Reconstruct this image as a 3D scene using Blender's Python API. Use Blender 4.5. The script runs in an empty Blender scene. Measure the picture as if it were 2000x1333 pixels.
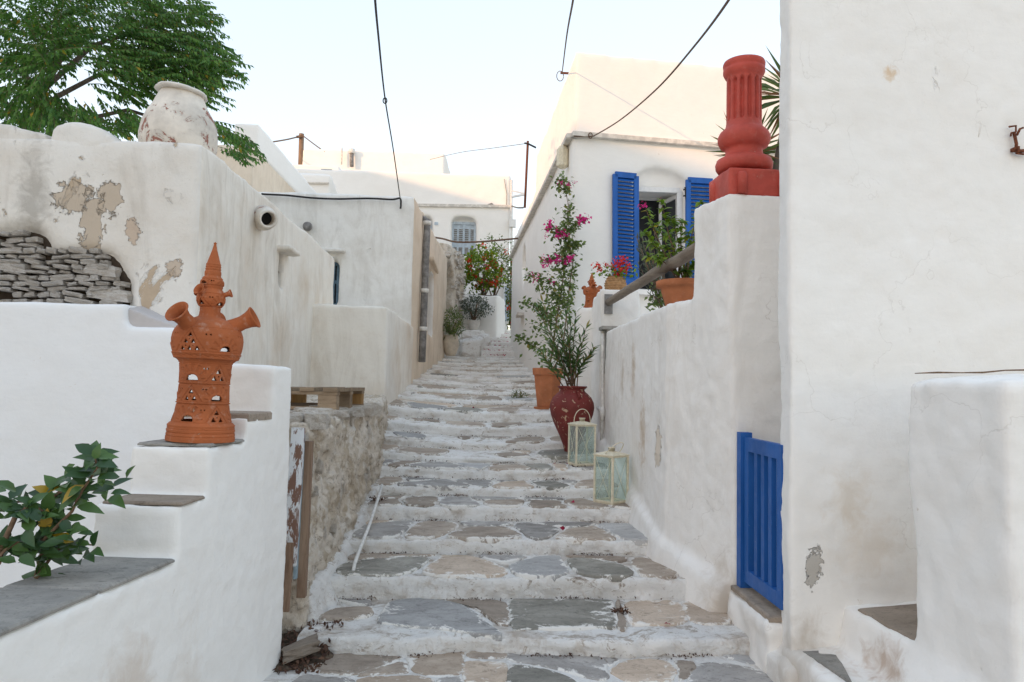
import bpy, bmesh, math, random
import numpy as np
from mathutils import Vector, Matrix

random.seed(11)
RNG = np.random.default_rng(5)
S = bpy.context.scene
COL = S.collection

# ------------------------------------------------------------------ camera
F = 1450.0                                   # focal length in pixels of the 2000 px wide picture
CAM = Vector((0, 0, 1.6))
YAW, PITCH, ROLL = math.radians(2.45), math.radians(3.32), math.radians(1.15)
RC = Matrix.Rotation(-YAW, 3, 'Z') @ Matrix.Rotation(math.pi / 2 + PITCH, 3, 'X') @ Matrix.Rotation(ROLL, 3, 'Z')
cd = bpy.data.cameras.new('camera')
cd.sensor_width = 36.0
cd.lens = 36.0 * F / 2000.0
cd.clip_end = 2000
cam = bpy.data.objects.new('camera', cd)
cam.matrix_world = Matrix.Translation(CAM) @ RC.to_4x4()
COL.objects.link(cam)
S.camera = cam

# ------------------------------------------------------------------ light
SUN_EL, SUN_AZ = math.radians(11.0), math.radians(232.0)     # azimuth of the sun, from +Y clockwise (towards +X)
W = bpy.data.worlds.new('World'); S.world = W; W.use_nodes = True
wn = W.node_tree.nodes; wl = W.node_tree.links
bg = wn['Background']
sky = wn.new('ShaderNodeTexSky'); sky.sky_type = 'NISHITA'; sky.sun_disc = False
sky.sun_elevation = SUN_EL; sky.sun_rotation = SUN_AZ
sky.air_density = 1.0; sky.dust_density = 0.6; sky.ozone_density = 1.0; sky.altitude = 100
tint = wn.new('ShaderNodeMix'); tint.data_type = 'RGBA'; tint.blend_type = 'MULTIPLY'
tint.inputs[0].default_value = 1.0
tint.inputs[7].default_value = (5.222, 4.656, 4.444, 1)
gm = wn.new('ShaderNodeGamma'); gm.inputs[1].default_value = 0.25     # hazy air: an evenly bright sky
wl.new(sky.outputs[0], gm.inputs[0]); hs = wn.new('ShaderNodeHueSaturation'); hs.inputs['Saturation'].default_value = 2.05; wl.new(gm.outputs[0], hs.inputs['Color']); wl.new(hs.outputs[0], tint.inputs[6]); wl.new(tint.outputs[2], bg.inputs[0])
bg.inputs[1].default_value = 0.15
sl = bpy.data.lights.new('sun', 'SUN'); sl.energy = 2.0; sl.angle = math.radians(0.6); sl.color = (1.0, 0.56, 0.28)
sun = bpy.data.objects.new('sun', sl); COL.objects.link(sun)
sd = Vector((math.sin(SUN_AZ) * math.cos(SUN_EL), math.cos(SUN_AZ) * math.cos(SUN_EL), math.sin(SUN_EL)))
sun.rotation_euler = sd.to_track_quat('Z', 'Y').to_euler()
sun.location = sd * 60
S.view_settings.view_transform = 'Standard'; S.view_settings.look = 'None'
S.view_settings.gamma = 1.0; S.view_settings.exposure = 0.576
S.render.engine = 'CYCLES'
S.cycles.max_bounces = 12; S.cycles.diffuse_bounces = 8; S.cycles.transparent_max_bounces = 12
S.cycles.use_denoising = True

# ------------------------------------------------------------------ construction rays: where a line of sight meets a plane of the place
def ray(px, py): return RC @ Vector(((px - 1000) / F, -(py - 666.5) / F, -1))
def P(px, py, Y):
    d = ray(px, py); return CAM + d * (Y / d.y)
def PX(px, py, X):
    d = ray(px, py); return CAM + d * (X / d.x)
def G(px, py, z):
    d = ray(px, py); return CAM + d * ((z - CAM.z) / d.z)
def zat(px, py, Y): return P(px, py, Y).z
def xat(px, py, Y): return P(px, py, Y).x

# ------------------------------------------------------------------ objects
def lk(o):
    COL.objects.link(o); return o
def tag(o, label=None, cat=None, group=None, kind=None):
    if label: o['label'] = label
    if cat: o['category'] = cat
    if group: o['group'] = group
    if kind: o['kind'] = kind
    return o
def thing(name, label, cat, loc=(0, 0, 0), group=None, rot=(0, 0, 0)):
    o = lk(bpy.data.objects.new(name, None)); o.location = loc; o.rotation_euler = rot
    o.empty_display_size = 0.1
    return tag(o, label, cat, group)
def structure(name, label=None):
    o = lk(bpy.data.objects.new(name, None)); return tag(o, label, None, None, 'structure')
def adopt(o, parent, local=False):
    if parent is not None:
        o.parent = parent
        if not local and parent.type == 'EMPTY':
            o.matrix_parent_inverse = Matrix.Translation(-Vector(parent.location))
    return o
def obj(name, verts, faces, mat, parent=None, smooth=True, local=False):
    me = bpy.data.meshes.new(name)
    me.from_pydata([tuple(v) for v in verts], [], [tuple(int(i) for i in f) for f in faces])
    if mat: me.materials.append(mat)
    if smooth: me.polygons.foreach_set('use_smooth', np.ones(len(me.polygons), dtype=bool))
    me.update()
    return adopt(lk(bpy.data.objects.new(name, me)), parent, local)
def inst(name, me, parent=None, mw=None):
    o = lk(bpy.data.objects.new(name, me))
    if mw is not None: o.matrix_basis = mw
    return adopt(o, parent)
def dup_tree(src, loc, rotz=None, label=None, group=None):
    r = src.copy(); lk(r); r.location = loc
    if rotz is not None: r.rotation_euler = (0, 0, rotz)
    if label: r['label'] = label
    if group: r['group'] = group
    for ch in list(src.children):
        c = ch.copy(); lk(c); c.parent = r
        for g in list(ch.children):
            d = g.copy(); lk(d); d.parent = c
    return r

# ------------------------------------------------------------------ mesh buffers
class MB:
    def __init__(s): s.v = []; s.f = []
    def add(s, v, f):
        n = len(s.v); s.v += [tuple(x) for x in v]; s.f += [tuple(i + n for i in q) for q in f]; return s
    def prism(s, foot, z0, z1, cap=True):
        n = len(foot)
        zb = z0 if hasattr(z0, '__len__') else [z0] * n
        zt = z1 if hasattr(z1, '__len__') else [z1] * n
        a = sum(foot[i][0] * foot[(i + 1) % n][1] - foot[(i + 1) % n][0] * foot[i][1] for i in range(n))
        idx = list(range(n)) if a > 0 else list(range(n))[::-1]
        v = [(foot[i][0], foot[i][1], zb[i]) for i in idx] + [(foot[i][0], foot[i][1], zt[i]) for i in idx]
        f = [(i, (i + 1) % n, n + (i + 1) % n, n + i) for i in range(n)]
        f += [tuple(range(n))[::-1], tuple(range(n, 2 * n))]
        return s.add(v, f)
    def box(s, x0, x1, y0, y1, z0, z1): return s.prism([(x0, y0), (x1, y0), (x1, y1), (x0, y1)], z0, z1)
    def hexa(s, b, t):
        v = [tuple(x) for x in b] + [tuple(x) for x in t]
        return s.add(v, [(3, 2, 1, 0), (4, 5, 6, 7), (0, 1, 5, 4), (1, 2, 6, 5), (2, 3, 7, 6), (3, 0, 4, 7)])
    def obox(s, c, ax, ay, az):
        """box at centre c with half-axis vectors"""
        c, ax, ay, az = map(Vector, (c, ax, ay, az))
        b = [c - ax - ay - az, c + ax - ay - az, c + ax + ay - az, c - ax + ay - az]
        t = [p + az * 2 for p in b]
        return s.hexa(b, t)
    def bar(s, a, b, w, h=None, up=(0, 0, 1)):
        a, b = Vector(a), Vector(b); h = h or w
        d = (b - a).normalized(); u = Vector(up)
        if abs(d.dot(u)) > .95: u = Vector((0, 1, 0))
        x = d.cross(u).normalized(); z = x.cross(d).normalized()
        return s.obox((a + b) / 2, (b - a) / 2, x * w / 2, z * h / 2)
    def tube(s, pts, rad, n=8, caps=True):
        pts = [Vector(p) for p in pts]; m = len(pts)
        r = rad if hasattr(rad, '__len__') else [rad] * m
        v = []; f = []
        t0 = (pts[1] - pts[0]).normalized()
        u = t0.orthogonal().normalized()
        for i, p in enumerate(pts):
            t = (pts[min(i + 1, m - 1)] - pts[max(i - 1, 0)]).normalized()
            u = (u - t * u.dot(t))
            u = u.normalized() if u.length > 1e-6 else t.orthogonal().normalized()
            w = t.cross(u)
            for k in range(n):
                a = 2 * math.pi * k / n
                v.append(p + (u * math.cos(a) + w * math.sin(a)) * r[i])
        for i in range(m - 1):
            for k in range(n):
                f.append((i * n + k, i * n + (k + 1) % n, (i + 1) * n + (k + 1) % n, (i + 1) * n + k))
        if caps: f += [tuple(range(n))[::-1], tuple(range((m - 1) * n, m * n))]
        return s.add(v, f)
    def lathe(s, prof, n=32, c=(0, 0, 0), fn=None, cap0=True, cap1=True):
        v = []; f = []; m = len(prof)
        for i, (r, z) in enumerate(prof):
            for k in range(n):
                a = 2 * math.pi * k / n
                rr = r if fn is None else fn(r, z, a)
                v.append((c[0] + rr * math.cos(a), c[1] + rr * math.sin(a), c[2] + z))
        for i in range(m - 1):
            for k in range(n):
                f.append((i * n + k, i * n + (k + 1) % n, (i + 1) * n + (k + 1) % n, (i + 1) * n + k))
        if cap0: f.append(tuple(range(n))[::-1])
        if cap1: f.append(tuple(range((m - 1) * n, m * n)))
        return s.add(v, f)
    def build(s, name, mat, parent=None, smooth=False, local=False): return obj(name, s.v, s.f, mat, parent, smooth, local)

_clouds = {}
def clouds(scale):
    if scale not in _clouds:
        t = bpy.data.textures.new('clouds', 'CLOUDS'); t.noise_scale = scale; t.noise_depth = 2; _clouds[scale] = t
    return _clouds[scale]

def sculpt(name, mb, mat, parent=None, voxel=.04, cut=None, disp=((.03, .5), (.008, .09)), smooth=4, shade=True):
    """closed solids -> (minus cutters) -> voxel remesh -> soft, hand-plastered surface"""
    o = obj(name + '_src', mb.v, mb.f, None, None, False)
    tmp = [o]
    if cut is not None:
        for cu in (cut if isinstance(cut, list) else [cut]):
            c = obj(name + '_cut', cu.v, cu.f, None, None, False); tmp.append(c)
            m = o.modifiers.new('b', 'BOOLEAN'); m.object = c; m.operation = 'DIFFERENCE'; m.solver = 'EXACT'; m.use_self = True
    m = o.modifiers.new('r', 'REMESH'); m.mode = 'VOXEL'; m.voxel_size = voxel; m.use_smooth_shade = shade
    if smooth:
        m = o.modifiers.new('s', 'SMOOTH'); m.factor = .5; m.iterations = smooth
    for st, sc in disp:
        m = o.modifiers.new('d', 'DISPLACE'); m.texture = clouds(sc); m.texture_coords = 'LOCAL'
        m.strength = st; m.mid_level = .5; m.direction = 'NORMAL'
    dg = bpy.context.evaluated_depsgraph_get()
    me = bpy.data.meshes.new_from_object(o.evaluated_get(dg), depsgraph=dg)
    me.name = name; me.materials.clear(); me.materials.append(mat)
    for t in tmp:
        d = t.data; bpy.data.objects.remove(t); bpy.data.meshes.remove(d)
    return adopt(lk(bpy.data.objects.new(name, me)), parent)

# ------------------------------------------------------------------ numpy noise
def _h(ix, iy, iz):
    n = (ix * 374761393 + iy * 668265263 + iz * 2147483647) & 0xffffffff
    n = ((n ^ (n >> 13)) * 1274126177) & 0xffffffff
    return ((n ^ (n >> 16)) & 0xffff) / 65535.0
def vnoise(x, y, z=0.0):
    x, y, z = np.broadcast_arrays(np.asarray(x, float), np.asarray(y, float), np.asarray(z, float))
    ix, iy, iz = (np.floor(a).astype(np.int64) for a in (x, y, z))
    fx, fy, fz = x - ix, y - iy, z - iz
    fx, fy, fz = (t * t * (3 - 2 * t) for t in (fx, fy, fz))
    r = 0
    for a in (0, 1):
        for b in (0, 1):
            for c in (0, 1):
                r = r + _h(ix + a, iy + b, iz + c) * (fx if a else 1 - fx) * (fy if b else 1 - fy) * (fz if c else 1 - fz)
    return r
def fbm(x, y, z=0.0, o=3):
    r = 0; a = .5
    for i in range(o):
        r = r + a * (vnoise(np.asarray(x) * 2 ** i + 17 * i, np.asarray(y) * 2 ** i + 5, np.asarray(z) * 2 ** i) - .5); a *= .5
    return r

def chaikin(p, n=2, c=.25):
    for _ in range(n):
        q = []
        for i in range(len(p)):
            a, b = p[i], p[(i + 1) % len(p)]
            q.append((a[0] * (1 - c) + b[0] * c, a[1] * (1 - c) + b[1] * c)); q.append((a[0] * c + b[0] * (1 - c), a[1] * c + b[1] * (1 - c)))
        p = q
    return p
# ------------------------------------------------------------------ materials
class NT:
    def __init__(s, name):
        s.m = bpy.data.materials.new(name); s.m.use_nodes = True
        s.t = s.m.node_tree; s.b = s.t.nodes['Principled BSDF']; s.out = s.t.nodes['Material Output']
        s.co = s.t.nodes.new('ShaderNodeTexCoord').outputs['Object']
    def n(s, ty, **kw):
        d = s.t.nodes.new(ty)
        for k, v in kw.items(): setattr(d, k, v)
        return d
    def l(s, a, b): s.t.links.new(a, b)
    def mapped(s, sc, off=(0, 0, 0)):
        m = s.n('ShaderNodeMapping'); m.inputs['Scale'].default_value = sc; m.inputs['Location'].default_value = off
        s.l(s.co, m.inputs['Vector']); return m.outputs[0]
    def noise(s, scale, detail=4, rough=.55, vec=None, dist=0):
        d = s.n('ShaderNodeTexNoise'); d.inputs['Scale'].default_value = scale; d.inputs['Detail'].default_value = detail
        d.inputs['Roughness'].default_value = rough; d.inputs['Distortion'].default_value = dist
        s.l(vec if vec is not None else s.co, d.inputs['Vector']); return d.outputs['Fac']
    def ramp(s, fac, a, b, lo=0., hi=1.):
        d = s.n('ShaderNodeMapRange'); d.inputs[1].default_value = a; d.inputs[2].default_value = b
        d.inputs[3].default_value = lo; d.inputs[4].default_value = hi; d.clamp = True
        s.l(fac, d.inputs[0]); return d.outputs[0]
    def math(s, op, a, b):
        d = s.n('ShaderNodeMath', operation=op)
        for i, x in enumerate((a, b)):
            if isinstance(x, (int, float)): d.inputs[i].default_value = x
            else: s.l(x, d.inputs[i])
        return d.outputs[0]
    def mix(s, fac, a, b, mode='MIX'):
        d = s.n('ShaderNodeMix', data_type='RGBA', blend_type=mode)
        for i, x in ((0, fac), (6, a), (7, b)):
            if isinstance(x, (int, float)): d.inputs[i].default_value = x
            elif isinstance(x, tuple): d.inputs[i].default_value = (*x, 1)
            else: s.l(x, d.inputs[i])
        return d.outputs[2]
    def bump(s, h, strength, dist, prev=None):
        d = s.n('ShaderNodeBump'); d.inputs['Strength'].default_value = strength; d.inputs['Distance'].default_value = dist
        s.l(h, d.inputs['Height'])
        if prev is not None: s.l(prev, d.inputs['Normal'])
        return d.outputs[0]
    def done(s, col=None, rough=.9, normal=None, spec=.3):
        if col is not None:
            if isinstance(col, tuple): s.b.inputs['Base Color'].default_value = (*col, 1)
            else: s.l(col, s.b.inputs['Base Color'])
        if isinstance(rough, float): s.b.inputs['Roughness'].default_value = rough
        else: s.l(rough, s.b.inputs['Roughness'])
        s.b.inputs['Specular IOR Level'].default_value = spec
        if normal is not None: s.l(normal, s.b.inputs['Normal'])
        return s.m

def whitewash(name, base=(.875, .85, .81), stain=(.62, .55, .46), amt=.35, streak=.0, peel=0., peel_col=(.46, .37, .28), dark=.0, bump=.5, scale=1., cracks=.0, pscale=1.7, seed=0., blobs=()):
    t = NT(name)
    off = (seed * 3.1, seed * 1.7, seed * 2.3)
    v = t.mapped((1, 1, 1), off)
    big = t.noise(.9 * scale, 5, .6, v)
    col = t.mix(t.ramp(big, .47, .70, 0, amt), base, stain)
    fine = t.noise(6 * scale, 6, .65, v)
    col = t.mix(t.ramp(fine, .56, .80, 0, amt * .55), col, stain)
    if streak > 0:
        sv = t.mapped((1.9, 1.9, .5), off)
        st = t.noise(1.6, 7, .68, sv, 1.3)
        msk = t.noise(.55, 3, .5, t.mapped((1, 1, 1), (off[0] + 9, off[1], off[2])))
        col = t.mix(t.math('MULTIPLY', t.ramp(st, .46, .72, 0, streak), t.ramp(msk, .38, .6, .15, 1)), col, (.42, .35, .27))
    if dark > 0:
        sv = t.mapped((2.2, 2.2, .5), (off[0] + 5, off[1] + 2, off[2]))
        st = t.noise(1.3, 7, .68, sv, .6)
        col = t.mix(t.ramp(st, .55, .75, 0, dark * .8), col, (.33, .285, .23))
    specks = t.noise(38 * scale, 3, .6, v)
    col = t.mix(t.ramp(specks, .66, .78, 0, .35 * amt + .08), col, (.38, .31, .25))
    br = t.noise(3.2, 5, .7, t.mapped((1, 1, 3.5), (off[0] + 2, off[1], off[2])), 2.0)
    col = t.mix(t.ramp(br, .40, .66, 0, .28), col, tuple(x * .90 for x in base))
    chips = t.noise(7.5 * scale, 9, .72, t.mapped((1, 1, 1), (off[0] + 6, off[1] + 4, off[2])), .8)
    col = t.mix(t.ramp(chips, .685, .70, 0, .55), col, (.60, .52, .43))
    nb = t.noise(9 * scale, 6, .62, v); nf = t.noise(60 * scale, 3, .6, v)
    nrm = t.bump(nb, bump * .55, .02); nrm = t.bump(nf, bump * .35, .006, nrm)
    if peel > 0:
        pn = t.noise(pscale, 7, .62, t.mapped((1, 1, .8), (off[0] + 3, off[1] + 8, off[2] + 1)), .5)
        th = .72 - peel * .22
        pm = t.ramp(pn, th, th + .012)
        pc = t.mix(t.noise(14, 5, .6, v), peel_col, tuple(c * 1.35 for c in peel_col))
        col = t.mix(pm, col, pc)
        edge = t.ramp(pn, th - .02, th + .012, 1, 0)
        nrm = t.bump(edge, .7, .02, nrm)
    if cracks > 0:
        vo = t.n('ShaderNodeTexVoronoi', feature='DISTANCE_TO_EDGE'); vo.inputs['Scale'].default_value = 1.1
        dv = t.n('ShaderNodeVectorMath', operation='ADD'); 
        nz = t.n('ShaderNodeTexNoise'); nz.inputs['Scale'].default_value = 2.5; nz.inputs['Detail'].default_value = 5; t.l(v, nz.inputs['Vector'])
        t.l(v, dv.inputs[0]); t.l(nz.outputs['Color'], dv.inputs[1]); t.l(dv.outputs[0], vo.inputs['Vector'])
        cm = t.math('MULTIPLY', t.ramp(vo.outputs['Distance'], .0, .006, cracks, 0), t.ramp(t.noise(1.2, 3, .5, v), .5, .62))
        col = t.mix(cm, col, (.35, .29, .24))
        nrm = t.bump(cm, .4, -.008, nrm)
    for c, r, bc, st, mode in blobs:
        m = t.n('ShaderNodeVectorMath', operation='SUBTRACT'); t.l(t.co, m.inputs[0]); m.inputs[1].default_value = c
        d = t.n('ShaderNodeVectorMath', operation='DIVIDE'); t.l(m.outputs[0], d.inputs[0]); d.inputs[1].default_value = r
        ln = t.n('ShaderNodeVectorMath', operation='LENGTH'); t.l(d.outputs[0], ln.inputs[0])
        nz = t.noise(2.2 / min(r[0], r[2], r[1]) * .5, 6, .65, t.co, .6)
        e = t.math('ADD', ln.outputs['Value'], t.ramp(nz, .25, .75, -.75, .75))
        k = t.ramp(e, .94, 1.0, st, 0) if mode else t.ramp(e, .2, 1.25, st, 0)
        col = t.mix(k, col, bc)
        if mode: nrm = t.bump(t.ramp(e, .90, 1.0, 0, 1), .9, .03, nrm)
    return t.done(col, .93, nrm, .2)

M = {}
M['white'] = whitewash('white_plaster', amt=.16, bump=.55, seed=1)
M['white_soft'] = whitewash('white_plaster_soft', (.875, .855, .82), amt=.14, bump=.5, seed=2, blobs=[((-1.31, 2.9, .42), (.16, .16, .20), (.56, .44, .34), .5, 0), ((-1.25, 3.3, .25), (.12, .12, .30), (.62, .52, .42), .35, 0)])
M['white_terrace'] = whitewash('white_terrace', (.875, .85, .81), (.60, .49, .38), amt=.22, streak=.32, bump=.6, cracks=.35, seed=3, blobs=[((1.47, 5.95, 1.12), (.1, .10, .17), (.70, .60, .48), .75, 1), ((1.48, 6.55, 1.2), (.1, .13, .32), (.52, .40, .28), .75, 0), ((1.48, 7.05, 1.75), (.1, .12, .28), (.50, .38, .27), .7, 0), ((1.49, 7.6, 1.7), (.1, .10, .25), (.52, .42, .32), .6, 0), ((1.66, 4.97, .15), (.14, .14, .35), (.50, .42, .33), .6, 0)])
M['white_tall'] = whitewash('white_tall', (.875, .855, .82), (.66, .58, .48), amt=.18, bump=.45, peel=.05, peel_col=(.66, .55, .43), cracks=.2, seed=4.3, blobs=[((1.84, 4.03, .64), (.05, .1, .10), (.40, .37, .325), .8, 1), ((2.05, 4.06, 1.0), (.14, .14, .16), (.66, .56, .44), .5, 0), ((2.2, 4.06, .75), (.25, .14, .2), (.68, .58, .47), .4, 0), ((1.72, 3.98, .12), (.22, .2, .28), (.46, .39, .31), .6, 0), ((2.35, 4.1, 3.45), (.05, .1, .05), (.66, .48, .30), .8, 0), ((2.02, 3.62, .27), (.10, .2, .10), (.42, .27, .17), .65, 0), ((1.86, 3.8, .3), (.09, .2, .12), (.50, .36, .25), .55, 0)])
M['white_court'] = whitewash('white_court', (.84, .845, .85), amt=.1, bump=.55, seed=5)
M['white_far'] = whitewash('white_far', (.875, .85, .81), amt=.12, bump=.2, seed=6)
M['peeling'] = whitewash('peeling_plaster', (.78, .75, .70), (.60, .52, .43), amt=.55, peel=.44, peel_col=(.42, .33, .24), dark=.5, bump=1.0, pscale=2.6, seed=7.2, blobs=[((-3.22, 5.9, 3.0), (.13, .3, .12), (.50, .41, .315), .9, 1), ((-2.93, 5.9, 3.02), (.09, .3, .14), (.50, .41, .315), .9, 1), ((-3.06, 5.9, 2.78), (.085, .3, .26), (.50, .41, .315), .9, 1), ((-3.52, 5.9, 2.9), (.13, .3, .55), (.36, .33, .29), .7, 0), ((-3.72, 5.9, 2.45), (.25, .3, .25), (.34, .31, .27), .6, 0), ((-2.75, 5.9, 2.75), (.06, .3, .10), (.52, .40, .30), .85, 1), ((-2.42, 5.9, 2.45), (.06, .3, .08), (.50, .39, .29), .8, 1), ((-3.85, 5.9, 2.95), (.07, .3, .16), (.50, .41, .32), .9, 1)])
M['stained'] = whitewash('stained_plaster', (.84, .79, .71), (.62, .50, .375), amt=.75, streak=.5, dark=.25, bump=.5, seed=8)
M['greyed'] = whitewash('greyed_plaster', (.85, .83, .785), (.53, .48, .41), amt=.65, streak=.35, dark=.48, bump=.8, peel=.12, seed=9.4)
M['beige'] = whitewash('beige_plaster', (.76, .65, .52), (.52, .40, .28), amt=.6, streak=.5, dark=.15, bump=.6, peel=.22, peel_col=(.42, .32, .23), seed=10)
M['wedge'] = whitewash('cement', (.52, .49, .48), (.40, .36, .33), amt=.4, bump=1.0, seed=11)

def rubble_mat(name, base, tone, dark, seed=0.):
    t = NT(name); v = t.mapped((1, 1, 1), (seed, seed * 2, seed))
    a = t.noise(2.6, 9, .72, v, .6); b = t.noise(13, 9, .78, v, .5)
    col = t.mix(t.ramp(a, .46, .58), base, tone)
    col = t.mix(t.ramp(b, .54, .62, 0, .75), col, dark)
    col = t.mix(t.ramp(t.noise(5, 8, .74, t.mapped((1, 1, .6), (seed + 7, 3, 1)), 1.), .55, .59, 0, .7 if base[0] > .3 else 0), col, (.80, .76, .70))
    inf = t.n('ShaderNodeObjectInfo')
    col = t.mix(t.ramp(inf.outputs['Random'], 0, 1, 0, .45), col, tone)
    n = t.bump(t.noise(11, 8, .7, v), .9, .035); n = t.bump(t.noise(55, 4, .65, v), .5, .008, n)
    return t.done(col, .95, n, .2)
M['rubble'] = rubble_mat('rubble_mortar', (.74, .67, .58), (.50, .415, .315), (.21, .16, .12), 3)
M['rubble_stone'] = rubble_mat('rubble_stone', (.76, .70, .62), (.60, .52, .43), (.24, .185, .14), 8)
M['drystone'] = rubble_mat('washed_stone', (.76, .72, .67), (.62, .55, .47), (.24, .185, .14), 12)
M['drymortar'] = rubble_mat('dark_joint', (.045, .032, .022), (.075, .055, .04), (.02, .015, .01), 5)

def slate(name, c1, c2, paint=.15, seed=0., rim=False):
    t = NT(name); v = t.mapped((1, 1, 1), (seed * 2, seed, seed))
    sv = t.mapped((1.3, 2.0, 1.6), (seed, 0, seed))
    a = t.noise(2.2, 7, .65, sv, .6); b = t.noise(24, 6, .7, v)
    col = t.mix(t.ramp(a, .36, .66), c1, c2)
    col = t.mix(t.ramp(b, .52, .75, 0, .5), col, tuple(x * .45 for x in c1))
    inf = t.n('ShaderNodeObjectInfo')
    hs = t.n('ShaderNodeHueSaturation'); t.l(col, hs.inputs['Color']); hs.inputs['Saturation'].default_value = .9
    t.l(t.ramp(inf.outputs['Random'], 0, 1, .8, 1.2), hs.inputs['Value'])
    col = hs.outputs['Color']
    p = t.noise(5, 9, .76, v, .8)
    dk = t.noise(8, 9, .76, t.mapped((1, 1.8, 1), (seed + 4, 0, 0)), 1.0)
    col = t.mix(t.ramp(dk, .56, .62, 0, .6), col, tuple(x * .5 for x in c1))
    col = t.mix(t.ramp(t.noise(70, 4, .7, v), .58, .7, 0, .5), col, tuple(x * .4 for x in c1))
    if rim:
        at = t.n('ShaderNodeAttribute', attribute_name='rim')
        p = t.math('ADD', p, t.ramp(at.outputs['Fac'], 0, 1, .13, -.045))
        p = t.math('ADD', p, t.ramp(t.noise(21, 7, .75, v), .3, .7, -.06, .06))
        col = t.mix(t.ramp(p, .60, .645, 0, .9), col, (.80, .765, .71))
    else:
        col = t.mix(t.ramp(p, .66 - paint * .25, .74 - paint * .2, 0, .75), col, (.72, .69, .65))
    n = t.bump(t.noise(5, 8, .68, sv, .5), .55, .02); n = t.bump(t.noise(48, 5, .65, v), .4, .005, n)
    return t.done(col, .82, n, .3)
SLATES = [slate('slate_grey', (.285, .26, .235), (.46, .425, .39), .30, 1, True), slate('slate_brown', (.30, .235, .18), (.48, .39, .305), .36, 2, True),
          slate('slate_tan', (.43, .325, .235), (.58, .46, .35), .36, 3, True), slate('slate_green', (.21, .195, .16), (.375, .345, .29), .22, 4, True),
          slate('slate_blue', (.33, .315, .30), (.48, .465, .445), .26, 5, True)]
M['cap'] = slate('slate_cap', (.235, .225, .205), (.37, .345, .305), .06, 6)
M['capbrown'] = slate('slate_cap_brown', (.26, .205, .155), (.36, .29, .225), .06, 7)

def step_mat(name='step_whitewash', UPW=.05, dirt=1.0):
    t = NT(name); v = t.co
    geo = t.n('ShaderNodeNewGeometry'); sp = t.n('ShaderNodeSeparateXYZ'); t.l(geo.outputs['True Normal'], sp.inputs[0])
    up = t.ramp(sp.outputs['Z'], .70, .93)
    white = (.87, .845, .805)
    a = t.noise(1.8, 8, .68, v, .4); b = t.noise(9, 8, .74, v, .6); c = t.noise(42, 6, .7, v); h = t.noise(4.2, 9, .76, t.mapped((1, 1.6, 2.4), (3, 1, 7)), 1.2)
    col = t.mix(t.ramp(b, .53, .68, 0, .6), white, (.60, .51, .42))
    wear = t.math('ADD', a, t.math('MULTIPLY', up, UPW))
    col = t.mix(t.ramp(wear, .57, .68, 0, .75 * dirt), col, (.45, .365, .285))
    col = t.mix(t.ramp(t.math('ADD', h, t.math('MULTIPLY', up, .05)), .585, .635, 0, .75 * dirt), col, (.42, .34, .265))
    col = t.mix(t.ramp(h, .645, .675, 0, .85), col, (.15, .105, .075))
    g2 = t.noise(6.5, 9, .78, t.mapped((1, 1.4, 1.4), (9, 4, 2)), 1.4)
    col = t.mix(t.ramp(g2, .60, .64, 0, .7 * dirt), col, (.36, .26, .18))
    col = t.mix(t.ramp(c, .60, .72, 0, .65), col, (.24, .185, .14))
    n = t.bump(h, .8, .03); n = t.bump(b, .9, .025, n); n = t.bump(c, .6, .008, n)
    return t.done(col, .95, n, .15)
M['step'] = step_mat()
M['joint'] = step_mat('white_joint_paint', .0, .45)
M['step_worn'] = step_mat('worn_step_whitewash', .10)

def plain(name, col, rough=.6, spec=.4, noise=0., ns=20, bump=0., metal=0.):
    t = NT(name); c = col; n = None
    if noise > 0:
        c = t.mix(t.ramp(t.noise(ns, 5, .6), .4, .7), tuple(x * (1 - noise) for x in col), tuple(min(1, x * (1 + noise)) for x in col))
    if bump > 0: n = t.bump(t.noise(ns * 2, 4, .6), bump, .004)
    t.b.inputs['Metallic'].default_value = metal
    return t.done(c, rough, n, spec)
def worn_blue(name, col, rough):
    t = NT(name)
    c = t.mix(t.ramp(t.noise(6, 5, .6, t.mapped((1, 1, .35))), .35, .7), tuple(x * .82 for x in col), (col[0] + .012, col[1] * 1.22, col[2] * 1.12))
    ch = t.noise(22, 9, .75, t.co, .8)
    c = t.mix(t.ramp(ch, .665, .69, 0, .7), c, (.30, .36, .44))
    return t.done(c, t.ramp(t.noise(12, 4), .3, .7, rough, rough + .2), t.bump(t.noise(30, 5, .7, t.mapped((3, 3, .6))), .25, .004), .4)
M['blue'] = worn_blue('blue_paint', (.005, .098, .37), .4)
M['blue_shutter'] = worn_blue('blue_shutter_paint', (.005, .10, .40), .45)
M['greyblue'] = plain('grey_blue_paint', (.44, .51, .57), .6, .3, .12, 8, .2)
M['paleblue'] = plain('pale_blue_paint', (.32, .42, .48), .7, .3, .3, 12, .3)
M['slateblue'] = plain('window_blue', (.13, .21, .28), .6, .3, .2, 12, .2)
M['cream'] = plain('cream_paint', (.73, .66, .50), .5, .4, .12, 30, .2)
M['dark'] = plain('dark_interior', (.03, .03, .033), .8, .2)
M['black'] = plain('black_cable', (.025, .022, .022), .6, .3)
M['brownwire'] = plain('brown_cable', (.16, .095, .06), .7, .3, .3, 30)
M['rust'] = plain('rusty_iron', (.17, .055, .025), .85, .3, .5, 60, .5)
M['grey'] = plain('grey_pipe', (.24, .23, .22), .7, .3, .35, 10, .3)
M['whitepipe'] = plain('white_pipe', (.74, .72, .68), .55, .3, .15, 20, .2)
M['frame_white'] = plain('white_frame', (.76, .75, .73), .5, .4, .05, 20)
M['cord'] = plain('ledge', (.66, .62, .56), .9, .2, .2, 8, .4)
M['wicker'] = plain('straw_pot', (.42, .24, .115), .85, .2, .25, 26, .5)

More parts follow.
